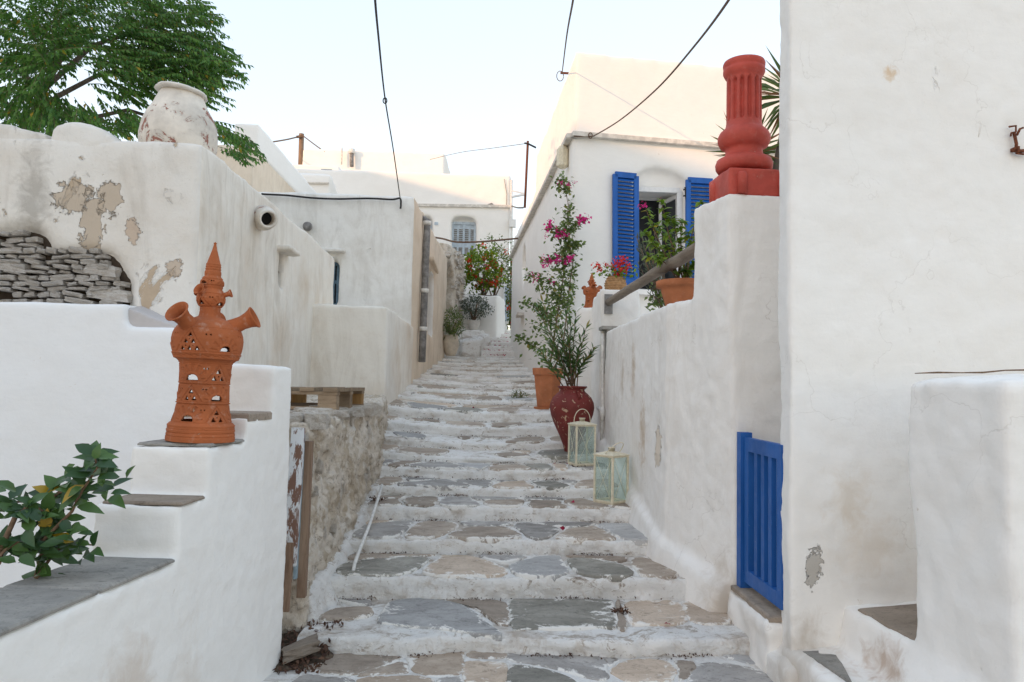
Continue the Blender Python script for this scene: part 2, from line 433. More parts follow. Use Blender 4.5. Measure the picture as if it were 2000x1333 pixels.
def terracotta(name, col, dust=.3, flake=0., flake_col=(.70, .62, .50), rough=.85, fs=9):
    t = NT(name); v = t.co
    a = t.noise(5, 6, .6, v); b = t.noise(26, 5, .65, v)
    c = t.mix(t.ramp(a, .35, .7), tuple(x * .78 for x in col), tuple(min(1, x * 1.15) for x in col))
    c = t.mix(t.ramp(b, .56, .78, 0, dust), c, (.62, .50, .40))
    n = t.bump(b, .35, .006)
    if flake > 0:
        f = t.noise(fs, 8, .68, t.mapped((1, 1, 1.1), (4, 2, 7)), .7)
        th = .70 - flake * .2
        pm = t.ramp(f, th, th + .02)
        fc = t.mix(t.noise(30, 3), flake_col, tuple(x * .7 for x in flake_col))
        c = t.mix(pm, c, fc); n = t.bump(t.ramp(f, th - .03, th + .02, 1, 0), .6, .006, n)
    return t.done(c, rough, n, .3)
M['terra'] = terracotta('terracotta', (.39, .112, .039), .34, .08, (.60, .40, .28), .85, 14)
M['terra_pot'] = terracotta('terracotta_pot', (.47, .17, .075), .18)
M['redpaint'] = terracotta('red_painted_column', (.52, .085, .060), .15, .10, (.68, .40, .30), .62, 12)
M['redpot'] = terracotta('oxblood_pot', (.185, .033, .028), .08, .52, (.60, .40, .27), .65, 13)
M['jar'] = terracotta('peeling_white_jar', (.74, .68, .60), .3, .56, (.40, .19, .145), .9, 5.5)
M['oldpot'] = terracotta('limewashed_pot', (.66, .58, .47), .3, .1, (.40, .28, .2), .9)
M['whitepot'] = terracotta('white_pot', (.74, .70, .64), .2)

def wood(name, c1, c2, ax=(14, 14, 1.2)):
    t = NT(name); v = t.mapped(ax)
    a = t.noise(1.5, 7, .65, v, .8); b = t.noise(7, 5, .6, v)
    inf = t.n('ShaderNodeObjectInfo')
    c = t.mix(t.ramp(a, .35, .68), c1, c2)
    c = t.mix(t.ramp(b, .55, .75, 0, .5), c, tuple(x * .4 for x in c1))
    hs = t.n('ShaderNodeHueSaturation'); t.l(c, hs.inputs['Color']); t.l(t.ramp(inf.outputs['Random'], 0, 1, .7, 1.25), hs.inputs['Value'])
    return t.done(hs.outputs['Color'], .88, t.bump(a, .6, .008), .2)
M['greywood'] = wood('weathered_wood', (.20, .155, .12), (.36, .30, .24), (9, 1.1, 9))
M['palletwood'] = wood('pallet_wood', (.22, .155, .10), (.37, .28, .19), (2, 9, 9))
M['palletnew'] = wood('pallet_wood_yellow', (.36, .20, .075), (.48, .29, .12), (9, 9, 2))
M['postwood'] = wood('post_wood', (.17, .105, .07), (.31, .215, .15))
M['bark'] = wood('bark', (.13, .10, .08), (.25, .20, .16))
M['twig'] = plain('twig', (.20, .13, .085), .9, .2, .3, 40, .3)
M['greentwig'] = plain('green_stem', (.15, .155, .07), .85, .2, .3, 40, .3)

def flaky():
    t = NT('flaking_white_board'); v = t.mapped((3, 3, 1))
    a = t.noise(7, 8, .7, v, .6)
    c = t.mix(t.ramp(a, .50, .54), (.66, .68, .70), (.20, .115, .085))
    return t.done(c, .85, t.bump(a, .5, .01), .25)
M['flaky'] = flaky()

def leafmat(name, c1, c2, yellow=None, trans=.35, rough=.5, yamt=.06, obj_rand=False):
    t = NT(name)
    g = t.n('ShaderNodeNewGeometry')
    r = g.outputs['Random Per Island']
    if obj_rand: r = t.n('ShaderNodeObjectInfo').outputs['Random']
    c = t.mix(r, c1, c2)
    if yellow is not None: c = t.mix(t.ramp(r, 1 - yamt - .01, 1 - yamt), c, yellow)
    m = t.done(c, rough, None, .35)
    tr = t.n('ShaderNodeBsdfTranslucent'); t.l(t.mix(1.0, c, (.9, 1.0, .35), 'MULTIPLY'), tr.inputs['Color'])
    ms = t.n('ShaderNodeMixShader'); ms.inputs[0].default_value = trans
    t.l(t.b.outputs[0], ms.inputs[1]); t.l(tr.outputs[0], ms.inputs[2]); t.l(ms.outputs[0], t.out.inputs['Surface'])
    return m
M['leaf_tree'] = leafmat('tree_leaf', (.047, .138, .034), (.135, .265, .05), (.36, .24, .02), .35, .5, .012)
M['leaf_hib'] = leafmat('bush_leaf', (.032, .075, .032), (.085, .165, .045), (.38, .25, .02), .22, .34, .03, True)
M['leaf_ole'] = leafmat('oleander_leaf', (.055, .12, .042), (.15, .24, .08), (.30, .24, .07), .25, .45, .05, True)
M['leaf_bou'] = leafmat('vine_leaf', (.085, .13, .04), (.19, .255, .08), (.30, .26, .07), .3, .5, .04)
M['leaf_light'] = leafmat('light_leaf', (.10, .19, .025), (.25, .35, .05), (.40, .30, .03), .42, .45, .04)
M['leaf_olive'] = leafmat('olive_leaf', (.065, .085, .062), (.15, .17, .13), None, .2, .55)
M['leaf_bright'] = leafmat('bright_leaf', (.10, .17, .02), (.24, .32, .03), None, .4)
M['leaf_yucca'] = leafmat('yucca_leaf', (.08, .13, .04), (.20, .25, .07), (.30, .14, .07), .25, .45, .18)
M['weed'] = leafmat('weed_leaf', (.10, .13, .05), (.20, .22, .09), (.28, .22, .1), .3, .6, .2)
M['dry'] = leafmat('dry_bits', (.060, .030, .022), (.13, .070, .045), None, .1, .9)
M['petal'] = leafmat('magenta_petal', (.50, .010, .17), (.72, .03, .30), None, .3, .6)
M['redpetal'] = leafmat('red_petal', (.55, .012, .012), (.78, .05, .03), None, .25, .6)
M['oldpetal'] = leafmat('fallen_petal', (.26, .012, .04), (.48, .015, .09), None, .2, .7)
M['soil'] = plain('soil', (.11, .082, .06), .95, .1, .5, 22, 1.0)

def glassmat():
    m = bpy.data.materials.new('greenish_glass'); m.use_nodes = True; t = m.node_tree
    b = t.nodes['Principled BSDF']; out = t.nodes['Material Output']
    tr = t.nodes.new('ShaderNodeBsdfTransparent'); tr.inputs[0].default_value = (.95, .985, .976, 1)
    gl = t.nodes.new('ShaderNodeBsdfGlossy'); gl.inputs['Roughness'].default_value = .04
    mx = t.nodes.new('ShaderNodeMixShader'); mx.inputs[0].default_value = .05
    t.links.new(tr.outputs[0], mx.inputs[1]); t.links.new(gl.outputs[0], mx.inputs[2])
    df = t.nodes.new('ShaderNodeBsdfDiffuse'); df.inputs[0].default_value = (.62, .76, .74, 1)
    m2 = t.nodes.new('ShaderNodeMixShader'); m2.inputs[0].default_value = .10
    t.links.new(mx.outputs[0], m2.inputs[1]); t.links.new(df.outputs[0], m2.inputs[2])
    t.links.new(m2.outputs[0], out.inputs['Surface']); t.nodes.remove(b)
    return m
M['glass'] = glassmat()
M['pane'] = plain('window_glass', (.035, .04, .045), .08, .6)
# ------------------------------------------------------------------ ground of the hillside
def ground_z(y): return float(np.interp(y, [-60, 2, 5, 11, 22, 27, 45, 200], [-.3, -.3, -.25, .75, 1.9, 2.9, 4.6, 6]))
xs = np.array([-160, -60, -25, -12, -6, -3, 0, 3, 6, 12, 25, 60, 160.]); ys = np.array([-160, -60, -25, -10, 0, 3, 5, 8, 11, 15, 22, 27, 35, 45, 80, 200.])
gv = [(x, y, ground_z(y)) for y in ys for x in xs]; nx = len(xs)
gf = [(j * nx + i, j * nx + i + 1, (j + 1) * nx + i + 1, (j + 1) * nx + i) for j in range(len(ys) - 1) for i in range(nx - 1)]
M['earth'] = whitewash('pale_earth', (.50, .44, .36), (.38, .32, .25), amt=.6, bump=.8)
tag(obj('ground', gv, gf, M['earth']), 'pale dry earth of the hillside', None, None, 'structure')

# ------------------------------------------------------------------ stairway
NY = [4.48, 5.25, 5.92, 6.70, 7.30, 7.90, 8.50, 9.10, 9.70, 10.30] + [11.5 + 1.2 * i for i in range(9)]
NZ = [.105, .26, .375, .50, .618, .728, .82, .94, 1.098, 1.266] + [1.39 + .125 * i for i in range(9)]
NK = len(NY)
def slope(k): return (.0 if k < 6 else .03 if k < 9 else .06)
def dish(k, x):
    d = 0 if k < 4 else .035 if k < 6 else .06 if k < 10 else .05
    return -d * np.clip(1 - ((np.asarray(x) - .15) / 1.3) ** 2, -.3, 1)
def nexty(k): return NY[k + 1] if k + 1 < NK else NY[k] + .7
def nose_y(k, x): return NY[k] + fbm(np.asarray(x) * 1.3, k * 7.3) * .16 + fbm(np.asarray(x) * 5, k * 3.1 + 40) * .03
def tread_z(k, x, y): return NZ[k] + slope(k) * (y - NY[k]) / (nexty(k) - NY[k]) + dish(k, x)
stairway = structure('stairway', 'whitewashed stone stairway climbing between the houses')
def make_step(k):
    dx = .02 if k < 5 else .032 if k < 10 else .06
    x0 = -1.03 if NY[k] < 7.2 else -1.6
    X = np.arange(x0, 1.80, dx)
    ny = nose_y(k, X); yb = nexty(k) + .14
    zb = (NZ[k - 1] if k else 0) - .14
    rows = []
    for t in np.linspace(1, 0, 13):
        y = ny + .05 + (yb - ny - .05) * t
        z = tread_z(k, X, y) + fbm(X * 3.5, y * 5, k) * .028 + fbm(X * 13, y * 15, k) * .022 + fbm(X * 40, y * 40, k) * .008 - .006
        rows.append((y, z))
    zt = tread_z(k, X, ny) - .004 + fbm(X * 4, k * 3.7) * .02
    lip = fbm(X * 8, k * 5.1) * .05 + fbm(X * 24, k * 2.1) * .02; zt = zt + fbm(X * 11, k * 9.1 + 3) * .03
    rows.append((ny + .018 + lip, zt - .004)); rows.append((ny + .003 + lip, zt - .018)); rows.append((ny - .002 + lip, zt - .04))
    for t in np.linspace(.15, 1, 13):
        z = zt - .03 + (zb - zt) * t
        y = ny + lip * (1 - t) + fbm(X * 5, z * 9, k + 9) * .06 + fbm(X * 15, z * 18, k) * .035 + fbm(X * 40, z * 45, k) * .012 - .02 * t * t
        rows.append((y, z))
    n = len(X); v = []
    for y, z in rows: v += list(zip(X, y, z))
    m = len(rows)
    f = [(i * n + j, (i + 1) * n + j, (i + 1) * n + j + 1, i * n + j + 1) for i in range(m - 1) for j in range(n - 1)]
    return obj('step', v, f, M['step' if k < 9 else 'step_worn'], stairway)
STEPS = [make_step(k) for k in range(NK)]

def stone_poly(p, zf, mat, parent, name='flagstone', th=.035, rise=.006, inset=.009, bev=.004, grow=1.13):
    """an irregular slab lying in the surface zf(x,y), its top a few mm proud"""
    gx_ = sum(q[0] for q in p) / len(p); gy_ = sum(q[1] for q in p) / len(p)
    p = [(gx_ + (x - gx_) * grow, gy_ + (y - gy_) * grow) for x, y in p]
    p = chaikin(chaikin(p, 1, .18), 1, .22)
    if len(p) < 20:
        p = [q for i in range(len(p)) for q in (p[i], ((p[i][0] + p[(i + 1) % len(p)][0]) / 2, (p[i][1] + p[(i + 1) % len(p)][1]) / 2))]
    a = sum(p[i][0] * p[(i + 1) % len(p)][1] - p[(i + 1) % len(p)][0] * p[i][1] for i in range(len(p)))
    if a < 0: p = p[::-1]
    p = [(x + float(fbm(x * 9, y * 9, 3)) * .035 + float(fbm(x * 28, y * 28, 5)) * .018, y + float(fbm(x * 9, y * 9, 8)) * .035 + float(fbm(x * 28, y * 28, 2)) * .018) for x, y in p]
    cx = sum(q[0] for q in p) / len(p); cy = sum(q[1] for q in p) / len(p); n = len(p)
    def ins(q, d):
        dx, dy = cx - q[0], cy - q[1]; L = math.hypot(dx, dy) + 1e-6; return (q[0] + dx / L * min(d, L * .5), q[1] + dy / L * min(d, L * .5))
    v = [(x, y, float(zf(x, y)) - th) for x, y in p] + [(x, y, float(zf(x, y)) + rise - bev) for x, y in p]
    rim = [0.] * (2 * n)
    for d, fr, rv in ((inset, 0, .05), (inset * 3.2, 0, .45), (0, .38, .8), (0, .68, 1.)):
        for q in p:
            w = ins(q, d) if d else (q[0] + (cx - q[0]) * fr, q[1] + (cy - q[1]) * fr)
            v.append((*w, float(zf(*w)) + rise + (.002 if rv > .1 else 0) + float(fbm(w[0] * 11, w[1] * 11, 4)) * .009)); rim.append(rv)
    v.append((cx, cy, float(zf(cx, cy)) + rise + .002)); rim.append(1.)
    f = []
    for r in range(5): f += [(r * n + i, r * n + (i + 1) % n, (r + 1) * n + (i + 1) % n, (r + 1) * n + i) for i in range(n)]
    f += [(5 * n + i, 5 * n + (i + 1) % n, 6 * n) for i in range(n)]
    o = obj(name, v, f, mat, parent)
    at = o.data.attributes.new('rim', 'FLOAT', 'POINT'); at.data.foreach_set('value', rim)
    return o

KQ = 700 / 1998.0
def crop(pts, ox, oy=866): return [(ox + x * KQ, oy + y * KQ) for x, y in pts]
A, B = 500, 1000
GY, BR, TN, GN, BL = SLATES
LAND = [
 (A, BR, [(415,1075),(560,1065),(715,1090),(800,1165),(825,1195),(560,1290),(285,1265),(330,1190)]),
 (A, BR, [(735,1090),(850,1075),(925,1110),(915,1160),(850,1185),(800,1130)]),
 (A, TN, [(945,1110),(1090,1120),(1165,1160),(1150,1215),(1140,1290),(1000,1300),(880,1275),(855,1195),(935,1165)]),
 (A, BR, [(560,1300),(640,1265),(830,1205),(855,1285),(760,1285),(650,1295)]),
 (A, BR, [(1180,1160),(1390,1150),(1395,1205),(1190,1200)]),
 (A, TN, [(1165,1215),(1390,1220),(1390,1340),(1170,1340),(1155,1270)]),
 (A, GY, [(260,1290),(520,1305),(560,1345),(130,1400)]),
 (A, TN, [(570,1320),(650,1305),(860,1300),(985,1315),(985,1400),(560,1400)]),
 (A, GY, [(1010,1310),(1140,1300),(1165,1350),(1160,1400),(1010,1400)]),
 (A, GY, [(1410,1150),(1700,1140),(1850,1145),(1930,1200),(1960,1300),(1900,1320),(1600,1245),(1410,1215)]),
 (A, GN, [(1415,1235),(1590,1260),(1760,1310),(1830,1400),(1415,1400)]),
 (B, GY, [(480,1180),(620,1210),(540,1250),(515,1230)]),
 (B, TN, [(640,1220),(740,1205),(880,1220),(920,1265),(870,1340),(640,1340),(550,1265)]),
 (B, GN, [(850,1150),(1000,1140),(1010,1165),(985,1190),(890,1180)]),
 (B, BL, [(1070,1125),(1250,1115),(1340,1150),(1430,1220),(1330,1235),(1180,1190)]),
 (B, BR, [(900,1215),(1000,1215),(1040,1250),(1000,1300),(920,1330),(935,1260)]),
 (B, GY, [(1050,1240),(1120,1225),(1330,1250),(1420,1300),(1520,1340),(1520,1400),(990,1400),(985,1330)]),
]
TREADS = {
 0: [(A, GY, [(440,870),(540,845),(640,850),(640,895),(540,895)]), (A, BR, [(350,960),(450,915),(640,910),(650,950),(500,965)]),
     (A, BL, [(715,960),(760,890),(870,850),(960,850),(1110,890),(1240,970),(1340,1035),(1180,1020),(960,995),(730,985)]),
     (A, BR, [(1010,845),(1385,840),(1395,985),(1340,985),(1260,935),(1130,875)]),
     (A, GN, [(1425,850),(1560,838),(1930,842),(1955,900),(1975,1000),(1830,1000),(1500,1005),(1460,1015),(1435,960)]),
     (B, BR, [(565,865),(595,880),(630,985),(610,1015),(570,990)]),
     (B, TN, [(605,848),(885,845),(965,985),(640,990)]), (B, TN, [(912,848),(1080,845),(1190,940),(1190,985),(990,985)])],
 1: [(A, GN, [(620,660),(700,620),(830,605),(930,640),(900,700),(700,675)]), (A, TN, [(980,690),(1060,650),(1150,640),(1300,660),(1340,710),(1200,715)]),
     (A, BL, [(1430,650),(1560,620),(1660,630),(1700,680),(1650,715),(1450,700)]), (B, GN, [(310,650),(380,612),(560,612),(595,650),(560,690),(430,730),(320,720)]),
     (B, BR, [(660,670),(800,620),(930,610),(1010,700),(900,710),(680,705)])],
 2: [(A, GY, [(640,440),(800,432),(820,460),(700,478)]), (A, BR, [(860,460),(900,427),(1060,427),(1135,455),(1125,502),(980,498)]),
     (A, BR, [(1165,480),(1240,442),(1360,447),(1440,520),(1300,525),(1170,502)]), (B, GY, [(30,480),(80,450),(190,440),(290,455),(330,475),(210,515),(100,512)]),
     (B, BR, [(240,525),(330,485),(540,448),(555,455),(440,520),(330,535)]), (B, BL, [(430,520),(560,452),(740,440),(850,510),(640,518)])],
 3: [(A, BR, [(830,342),(900,310),(990,305),(960,340)]), (A, GY, [(985,328),(1060,308),(1250,315),(1280,340),(1000,346)]), (A, BR, [(1300,322),(1440,310),(1480,330),(1320,346)]),
     (B, BR, [(30,335),(160,310),(370,320),(330,352),(90,350)]), (B, BR, [(385,345),(450,310),(640,290),(740,350)])],
 4: [(A, BR, [(730,145),(860,148),(920,168),(740,178)]), (A, GY, [(1060,205),(1260,182),(1420,190),(1420,220),(1080,225)]), (B, GN, [(20,195),(60,178),(340,185),(370,210),(30,222)]),
     (B, BR, [(380,200),(460,188),(480,218),(390,222)])],
 5: [(A, BL, [(1110,112),(1200,90),(1340,95),(1350,120),(1180,125)]), (A, GN, [(1390,117),(1500,87),(1670,92),(1700,118)]), (A, BR, [(740,52),(900,62),(1000,80),(760,77)]), (B, GY, [(250,90),(330,85),(340,110),(270,112)])],
}
landing = tag(lk(bpy.data.objects.new('landing', None)), 'flagstone landing with white painted joints at the foot of the stairs', None, None, 'structure')
X = np.arange(-1.7, 3.2, .04); Y = np.concatenate([np.arange(-3, 3.6, .2), np.arange(3.6, 4.75, .03)])
v = [(x, y, float(z)) for y in Y for x, z in zip(X, fbm(X * 3, y * 3) * .014 + fbm(X * 13, y * 13) * .008)]
n = len(X); f = [(j * n + i, j * n + i + 1, (j + 1) * n + i + 1, (j + 1) * n + i) for j in range(len(Y) - 1) for i in range(n - 1)]
obj('joint_bed', v, f, M['joint'], landing)
zl = lambda x, y: float(fbm(x * 3, y * 3)) * .014
for o_, m_, p_ in LAND:
    q = [G(a, b, 0)[:2] for a, b in crop(p_, o_)]
    stone_poly(q, zl, m_, landing, grow=1.08)
# the rest of the landing, towards and behind the viewer
def cells(seeds, box):
    for i, s in enumerate(seeds):
        poly = [(box[0], box[2]), (box[1], box[2]), (box[1], box[3]), (box[0], box[3])]
        for j, t in enumerate(seeds):
            if i == j or math.dist(s, t) > 2: continue
            mx, my, nx_, ny_ = (s[0] + t[0]) / 2, (s[1] + t[1]) / 2, t[0] - s[0], t[1] - s[1]
            out = []
            for a in range(len(poly)):
                p, q = poly[a], poly[(a + 1) % len(poly)]
                dp = (p[0] - mx) * nx_ + (p[1] - my) * ny_; dq = (q[0] - mx) * nx_ + (q[1] - my) * ny_
                if dp <= 0: out.append(p)
                if dp * dq < 0:
                    u = dp / (dp - dq); out.append((p[0] + (q[0] - p[0]) * u, p[1] + (q[1] - p[1]) * u))
            poly = out
            if len(poly) < 3: break
        if len(poly) >= 3: yield poly
seeds = [(-1.0 + .52 * i + random.uniform(-.16, .16), -1.5 + .42 * j + random.uniform(-.13, .13)) for i in range(6) for j in range(13)]
for c_ in cells(seeds, (-1.05, 1.75, -1.7, 3.80)):
    cx = sum(p[0] for p in c_) / len(c_); cy = sum(p[1] for p in c_) / len(c_)
    stone_poly([(cx + (x - cx) * .9, cy + (y - cy) * .9) for x, y in c_], zl, random.choice([BR, GY, TN, GY, BR]), landing)
def tread_cells(k, seeds, shrink, prob=1.0):
    xL, xR = (-1.0, 1.48) if k < 5 else (-1.3, 1.45) if k < 10 else (-1.1, 1.15)
    lo = NY[k] - .02; hi = nexty(k) - .03
    L = hi - lo
    sc_ = max(1.0, .62 / L)                   # cells are cut in a stretched copy so that shallow treads get long stones
    pts = [((x, (y - lo) * sc_)) for x, y, m in seeds]
    for (sx, sy, m), c_ in zip(seeds, cells(pts, (xL, xR, 0, L * sc_))):
        if random.random() > prob: continue
        cx = sum(p[0] for p in c_) / len(c_); cy = sum(p[1] for p in c_) / len(c_)
        q = []
        for x, y in c_:
            w = math.hypot(x - cx, y - cy); s_ = max(.5, (w - shrink) / w)
            x, y = cx + (x - cx) * s_, lo + (cy + (y - cy) * s_) / sc_
            q.append((x, max(y, float(nose_y(k, x)) + .012)))
        stone_poly(q, (lambda x, y, k=k: tread_z(k, x, y)), m, STEPS[k], rise=.010, grow=1.0)
for k, lst in TREADS.items():
    if k == 0:
        for o_, m_, p_ in lst:
            q = []
            for a, b in crop(p_, o_):
                g = G(a, b, NZ[k]); g.y = 5.22 - (5.22 - g.y) * 1.19; q.append((g.x, min(max(g.y, float(nose_y(k, g.x)) + .015), nexty(k) - .04)))
            stone_poly(q, (lambda x, y, k=k: tread_z(k, x, y)), m_, STEPS[k], rise=.010)
        continue
    sd = []
    for o_, m_, p_ in lst:
        c_ = crop(p_, o_); g = G(sum(p[0] for p in c_) / len(c_), sum(p[1] for p in c_) / len(c_), NZ[k] + float(dish(k, 0.3)) * .7)
        sd.append((g.x, min(max(g.y, NY[k] + .12), nexty(k) - .12), m_))
    xs_d = sorted([-1.2] + [q[0] for q in sd] + [1.6])
    for a_, b_ in zip(xs_d[:-1], xs_d[1:]):
        if b_ - a_ > .62: sd.append(((a_ + b_) / 2, NY[k] + random.uniform(.2, .5), random.choice([BR, GY, TN])))
    for x_ in (-.75, .1, .8): sd.append((x_ + random.uniform(-.2, .2), nexty(k) - random.uniform(.03, .12), random.choice([BR, TN, GY])))
    tread_cells(k, sd, .026)
for k in range(6, 17):
    sd = []; x = -1.3
    while x < 1.4:
        sd.append((x, NY[k] + random.uniform(.12, .42), random.choice([BR, BR, GY, TN, BL, GN]))); x += random.uniform(.3, .75)
    for _ in range(2): sd.append((random.uniform(-1, 1.2), nexty(k) - random.uniform(.05, .15), random.choice([BR, TN])))
    tread_cells(k, sd, .05 if k < 10 else .07, .78 if k < 10 else .4)

# ------------------------------------------------------------------ stepped white parapet, left foreground
def awall(y): return -1.1 + .15 * (y - 4.15)
def afoot(y0, y1, th=.37): return [(awall(y0), y0), (awall(y1), y1), (awall(y1) - th, y1 + .03), (awall(y0) - th, y0 + .03)]
steps_a = [(1.0, 3.2, .835), (3.2, 3.43, 1.06), (3.43, 3.79, 1.285), (3.79, 4.08, 1.40), (4.08, 4.33, 1.675)]
stair_wall = thing('stair_wall', 'white plaster parapet with a stepped top, beside the foot of the stairway, lower left', 'wall', (-1.25, 3.6, 0))
mb = MB()
for i, (y0, y1, z) in enumerate(steps_a):
    mb.prism(afoot(y0, 4.33), -.3, z)
sculpt('wall', mb, M['white_soft'], stair_wall, .020, disp=((.022, .45), (.010, .07), (.005, .025)), smooth=2)
def slab(foot, z, th, mat, parent, name='slab'):
    p = []
    for i in range(len(foot)):
        a, b = foot[i], foot[(i + 1) % len(foot)]; m = max(1, int(math.dist(a, b) / .05))
        for j in range(m):
            t = j / m; x = a[0] + (b[0] - a[0]) * t; y = a[1] + (b[1] - a[1]) * t
            p.append((x + float(fbm(x * 8, y * 8, 1)) * .022, y + float(fbm(x * 8, y * 8, 6)) * .022))
    n = len(p); cx = sum(q[0] for q in p) / n; cy = sum(q[1] for q in p) / n
    v = [(x, y, z - th) for x, y in p] + [(x, y, z - .005) for x, y in p] + [(x + (cx - x) * .04, y + (cy - y) * .04, z + .002) for x, y in p]
    f = [(r * n + i, r * n + (i + 1) % n, (r + 1) * n + (i + 1) % n, (r + 1) * n + i) for r in range(2) for i in range(n)]
    f += [tuple(range(n))[::-1], tuple(range(2 * n, 3 * n))]
    a = sum(p[i][0] * p[(i + 1) % n][1] - p[(i + 1) % n][0] * p[i][1] for i in range(n))
    if a < 0: f = [q[::-1] for q in f]
    return obj(name, v, f, mat, parent, False)
slab(afoot(3.445, 3.765, .345), 1.300, .012, M['cap'], stair_wall)
slab(afoot(3.215, 3.41, .345), 1.073, .012, M['capbrown'], stair_wall)
slab(afoot(3.805, 4.07, .36), 1.425, .04, M['capbrown'], stair_wall)
for y0, y1 in ((2.72, 3.18), (2.225, 2.705), (1.6, 2.21)): slab(afoot(y0, y1, .355), .850, .014, M['cap'], stair_wall)

# ------------------------------------------------------------------ white courtyard wall behind it
court = thing('courtyard_wall', 'smooth bluish white low wall below the exposed stones', 'wall', (-4, 5.6, 0))
zt = zat(120, 592, 5.6); zs = zat(320, 640, 5.6); xs_ = xat(245, 620, 5.6); xe = xat(446, 640, 5.6)
mb = MB(); mb.box(-6.5, xs_, 5.6, 5.88, -.3, zt); mb.box(xs_ - .1, xe, 5.6, 5.88, -.3, zs)
sculpt('wall', mb, M['white_court'], court, .03, disp=((.025, .6), (.007, .09)))
a = P(247, 599, 5.66); b = P(350, 640, 5.66)
mb = MB(); mb.hexa([(a.x, 5.64, zs - .1), (b.x, 5.64, zs - .1), (b.x, 5.9, zs - .1), (a.x, 5.9, zs - .1)],
                   [(a.x, 5.64, zt - .01), (b.x, 5.64, zs + .01), (b.x, 5.9, zs + .03), (a.x, 5.9, zt + .03)])
sculpt('plaster_wedge', mb, M['wedge'], court, .02, disp=((.02, .2),), smooth=2)

# ------------------------------------------------------------------ old house with the peeling front
old = thing('old_house', 'old house wall of peeling stained plaster with a patch of bare stones', 'house', (-4, 6, 0))
zC = zat(398, 277, 5.9); XC = xat(390, 450, 5.9); yF = 11.4
mb = MB(); mb.prism([(XC, 5.9), (XC - .02, yF), (-9, yF), (-9, 5.9)], -.3, [zC, zat(643, 502, yF) , zC, zC])
rect = [(-40, 446), (60, 444), (92, 455), (100, 488), (210, 486), (240, 520), (257, 548), (258, 620), (-40, 620)]
cut = MB(); q = [P(a, b, 5.9) for a, b in rect]; n = len(q)
cut.add([(p.x, 5.80, p.z) for p in q] + [(p.x, 5.985, p.z) for p in q],
        [(i, i + n, (i + 1) % n + n, (i + 1) % n) for i in range(n)] + [tuple(range(n)), tuple(range(n, 2 * n))[::-1]])
slit_y = P(552, 530, 8.4); sy = XC / ((ray(552, 530).x / ray(552, 530).y))
cut.box(XC - .35, XC + .3, sy - .10, sy + .10, PX(552, 565, XC).z, PX(552, 494, XC).z)
bm_ = bmesh.new(); me_ = bpy.data.meshes.new('t'); me_.from_pydata(cut.v, [], cut.f); bm_.from_mesh(me_); bmesh.ops.recalc_face_normals(bm_, faces=bm_.faces[:])
bm_.to_mesh(me_); bm_.free(); cut.f = [tuple(p.vertices) for p in me_.polygons]
body = sculpt('wall', mb, M['peeling'], old, .045, cut, disp=((.05, .6), (.016, .12)), smooth=3)
body.data.materials.append(M['stained'])
for p in body.data.polygons:
    if p.normal.x > .6: p.material_index = 1
# weathered humps along the front edge of the roof
def hump(x0, x1, zpk, z1, mat, parent):
    mb = MB(); pr = []
    m = 14
    top = []
    for i in range(m + 1):
        t = i / m; x = x0 + (x1 - x0) * t
        top.append((x, zC - .08 + (zpk - zC + .08) * (1 - abs(2 * t - .8) ** 2.2 * .55 if t < .4 else (1 - ((t - .4) / .6) ** 1.7 * (1 - z1)))))
    for i in range(m):
        (xa, za), (xb, zb) = top[i], top[i + 1]
        mb.hexa([(xa, 5.9, zC - .3), (xb, 5.9, zC - .3), (xb, 6.35, zC - .3), (xa, 6.35, zC - .3)], [(xa, 5.92, za), (xb, 5.92, zb), (xb, 6.33, zb), (xa, 6.33, za)])
    return sculpt('coping', mb, mat, parent, .03, disp=((.05, .3), (.015, .08)), smooth=6)
hump(xat(92, 250, 5.9), xat(238, 270, 5.9), zat(140, 237, 5.95), .15, M['peeling'], old)
hump(xat(-140, 250, 5.9), xat(86, 262, 5.9), zat(10, 239, 5.95), .6, M['peeling'], old)
# bare stones
back = MB(); back.box(xat(-40, 500, 5.97), xat(262, 560, 5.97), 5.955, 5.99, zat(100, 622, 5.97), zat(20, 440, 5.97))
back.build('mortar_joint', M['drymortar'], old)
def stone_mesh(seed, sub=2, flat=(1, 1, 1)):
    bm = bmesh.new(); bmesh.ops.create_cube(bm, size=1.0)
    bmesh.ops.subdivide_edges(bm, edges=bm.edges[:], cuts=sub, use_grid_fill=True)
    r = random.Random(seed)
    for v in bm.verts:
        p = v.co; s = Vector(p).normalized() * .56; p = p.lerp(s, .30)
        k = 1 + float(fbm(p.x * 2.6 + seed * 3, p.y * 2.6, p.z * 2.6)) * .8 + r.uniform(-.09, .09)
        v.co = p * k
    me = bpy.data.meshes.new('stone'); bm.to_mesh(me); bm.free()
    me.polygons.foreach_set('use_smooth', np.zeros(len(me.polygons), dtype=bool)); return me
STM = [stone_mesh(i) for i in range(8)]
for m_ in STM: m_.materials.append(M['drystone'])
STB = [stone_mesh(i + 20) for i in range(8)]
for m_ in STB: m_.materials.append(M['rubble_stone'])
def in_poly(x, y, poly):
    c = False
    for i in range(len(poly)):
        a, b = poly[i], poly[i - 1]
        if (a[1] > y) != (b[1] > y) and x < (b[0] - a[0]) * (y - a[1]) / (b[1] - a[1]) + a[0]: c = not c
    return c
s_px = 5.9 / F
y = 452.0
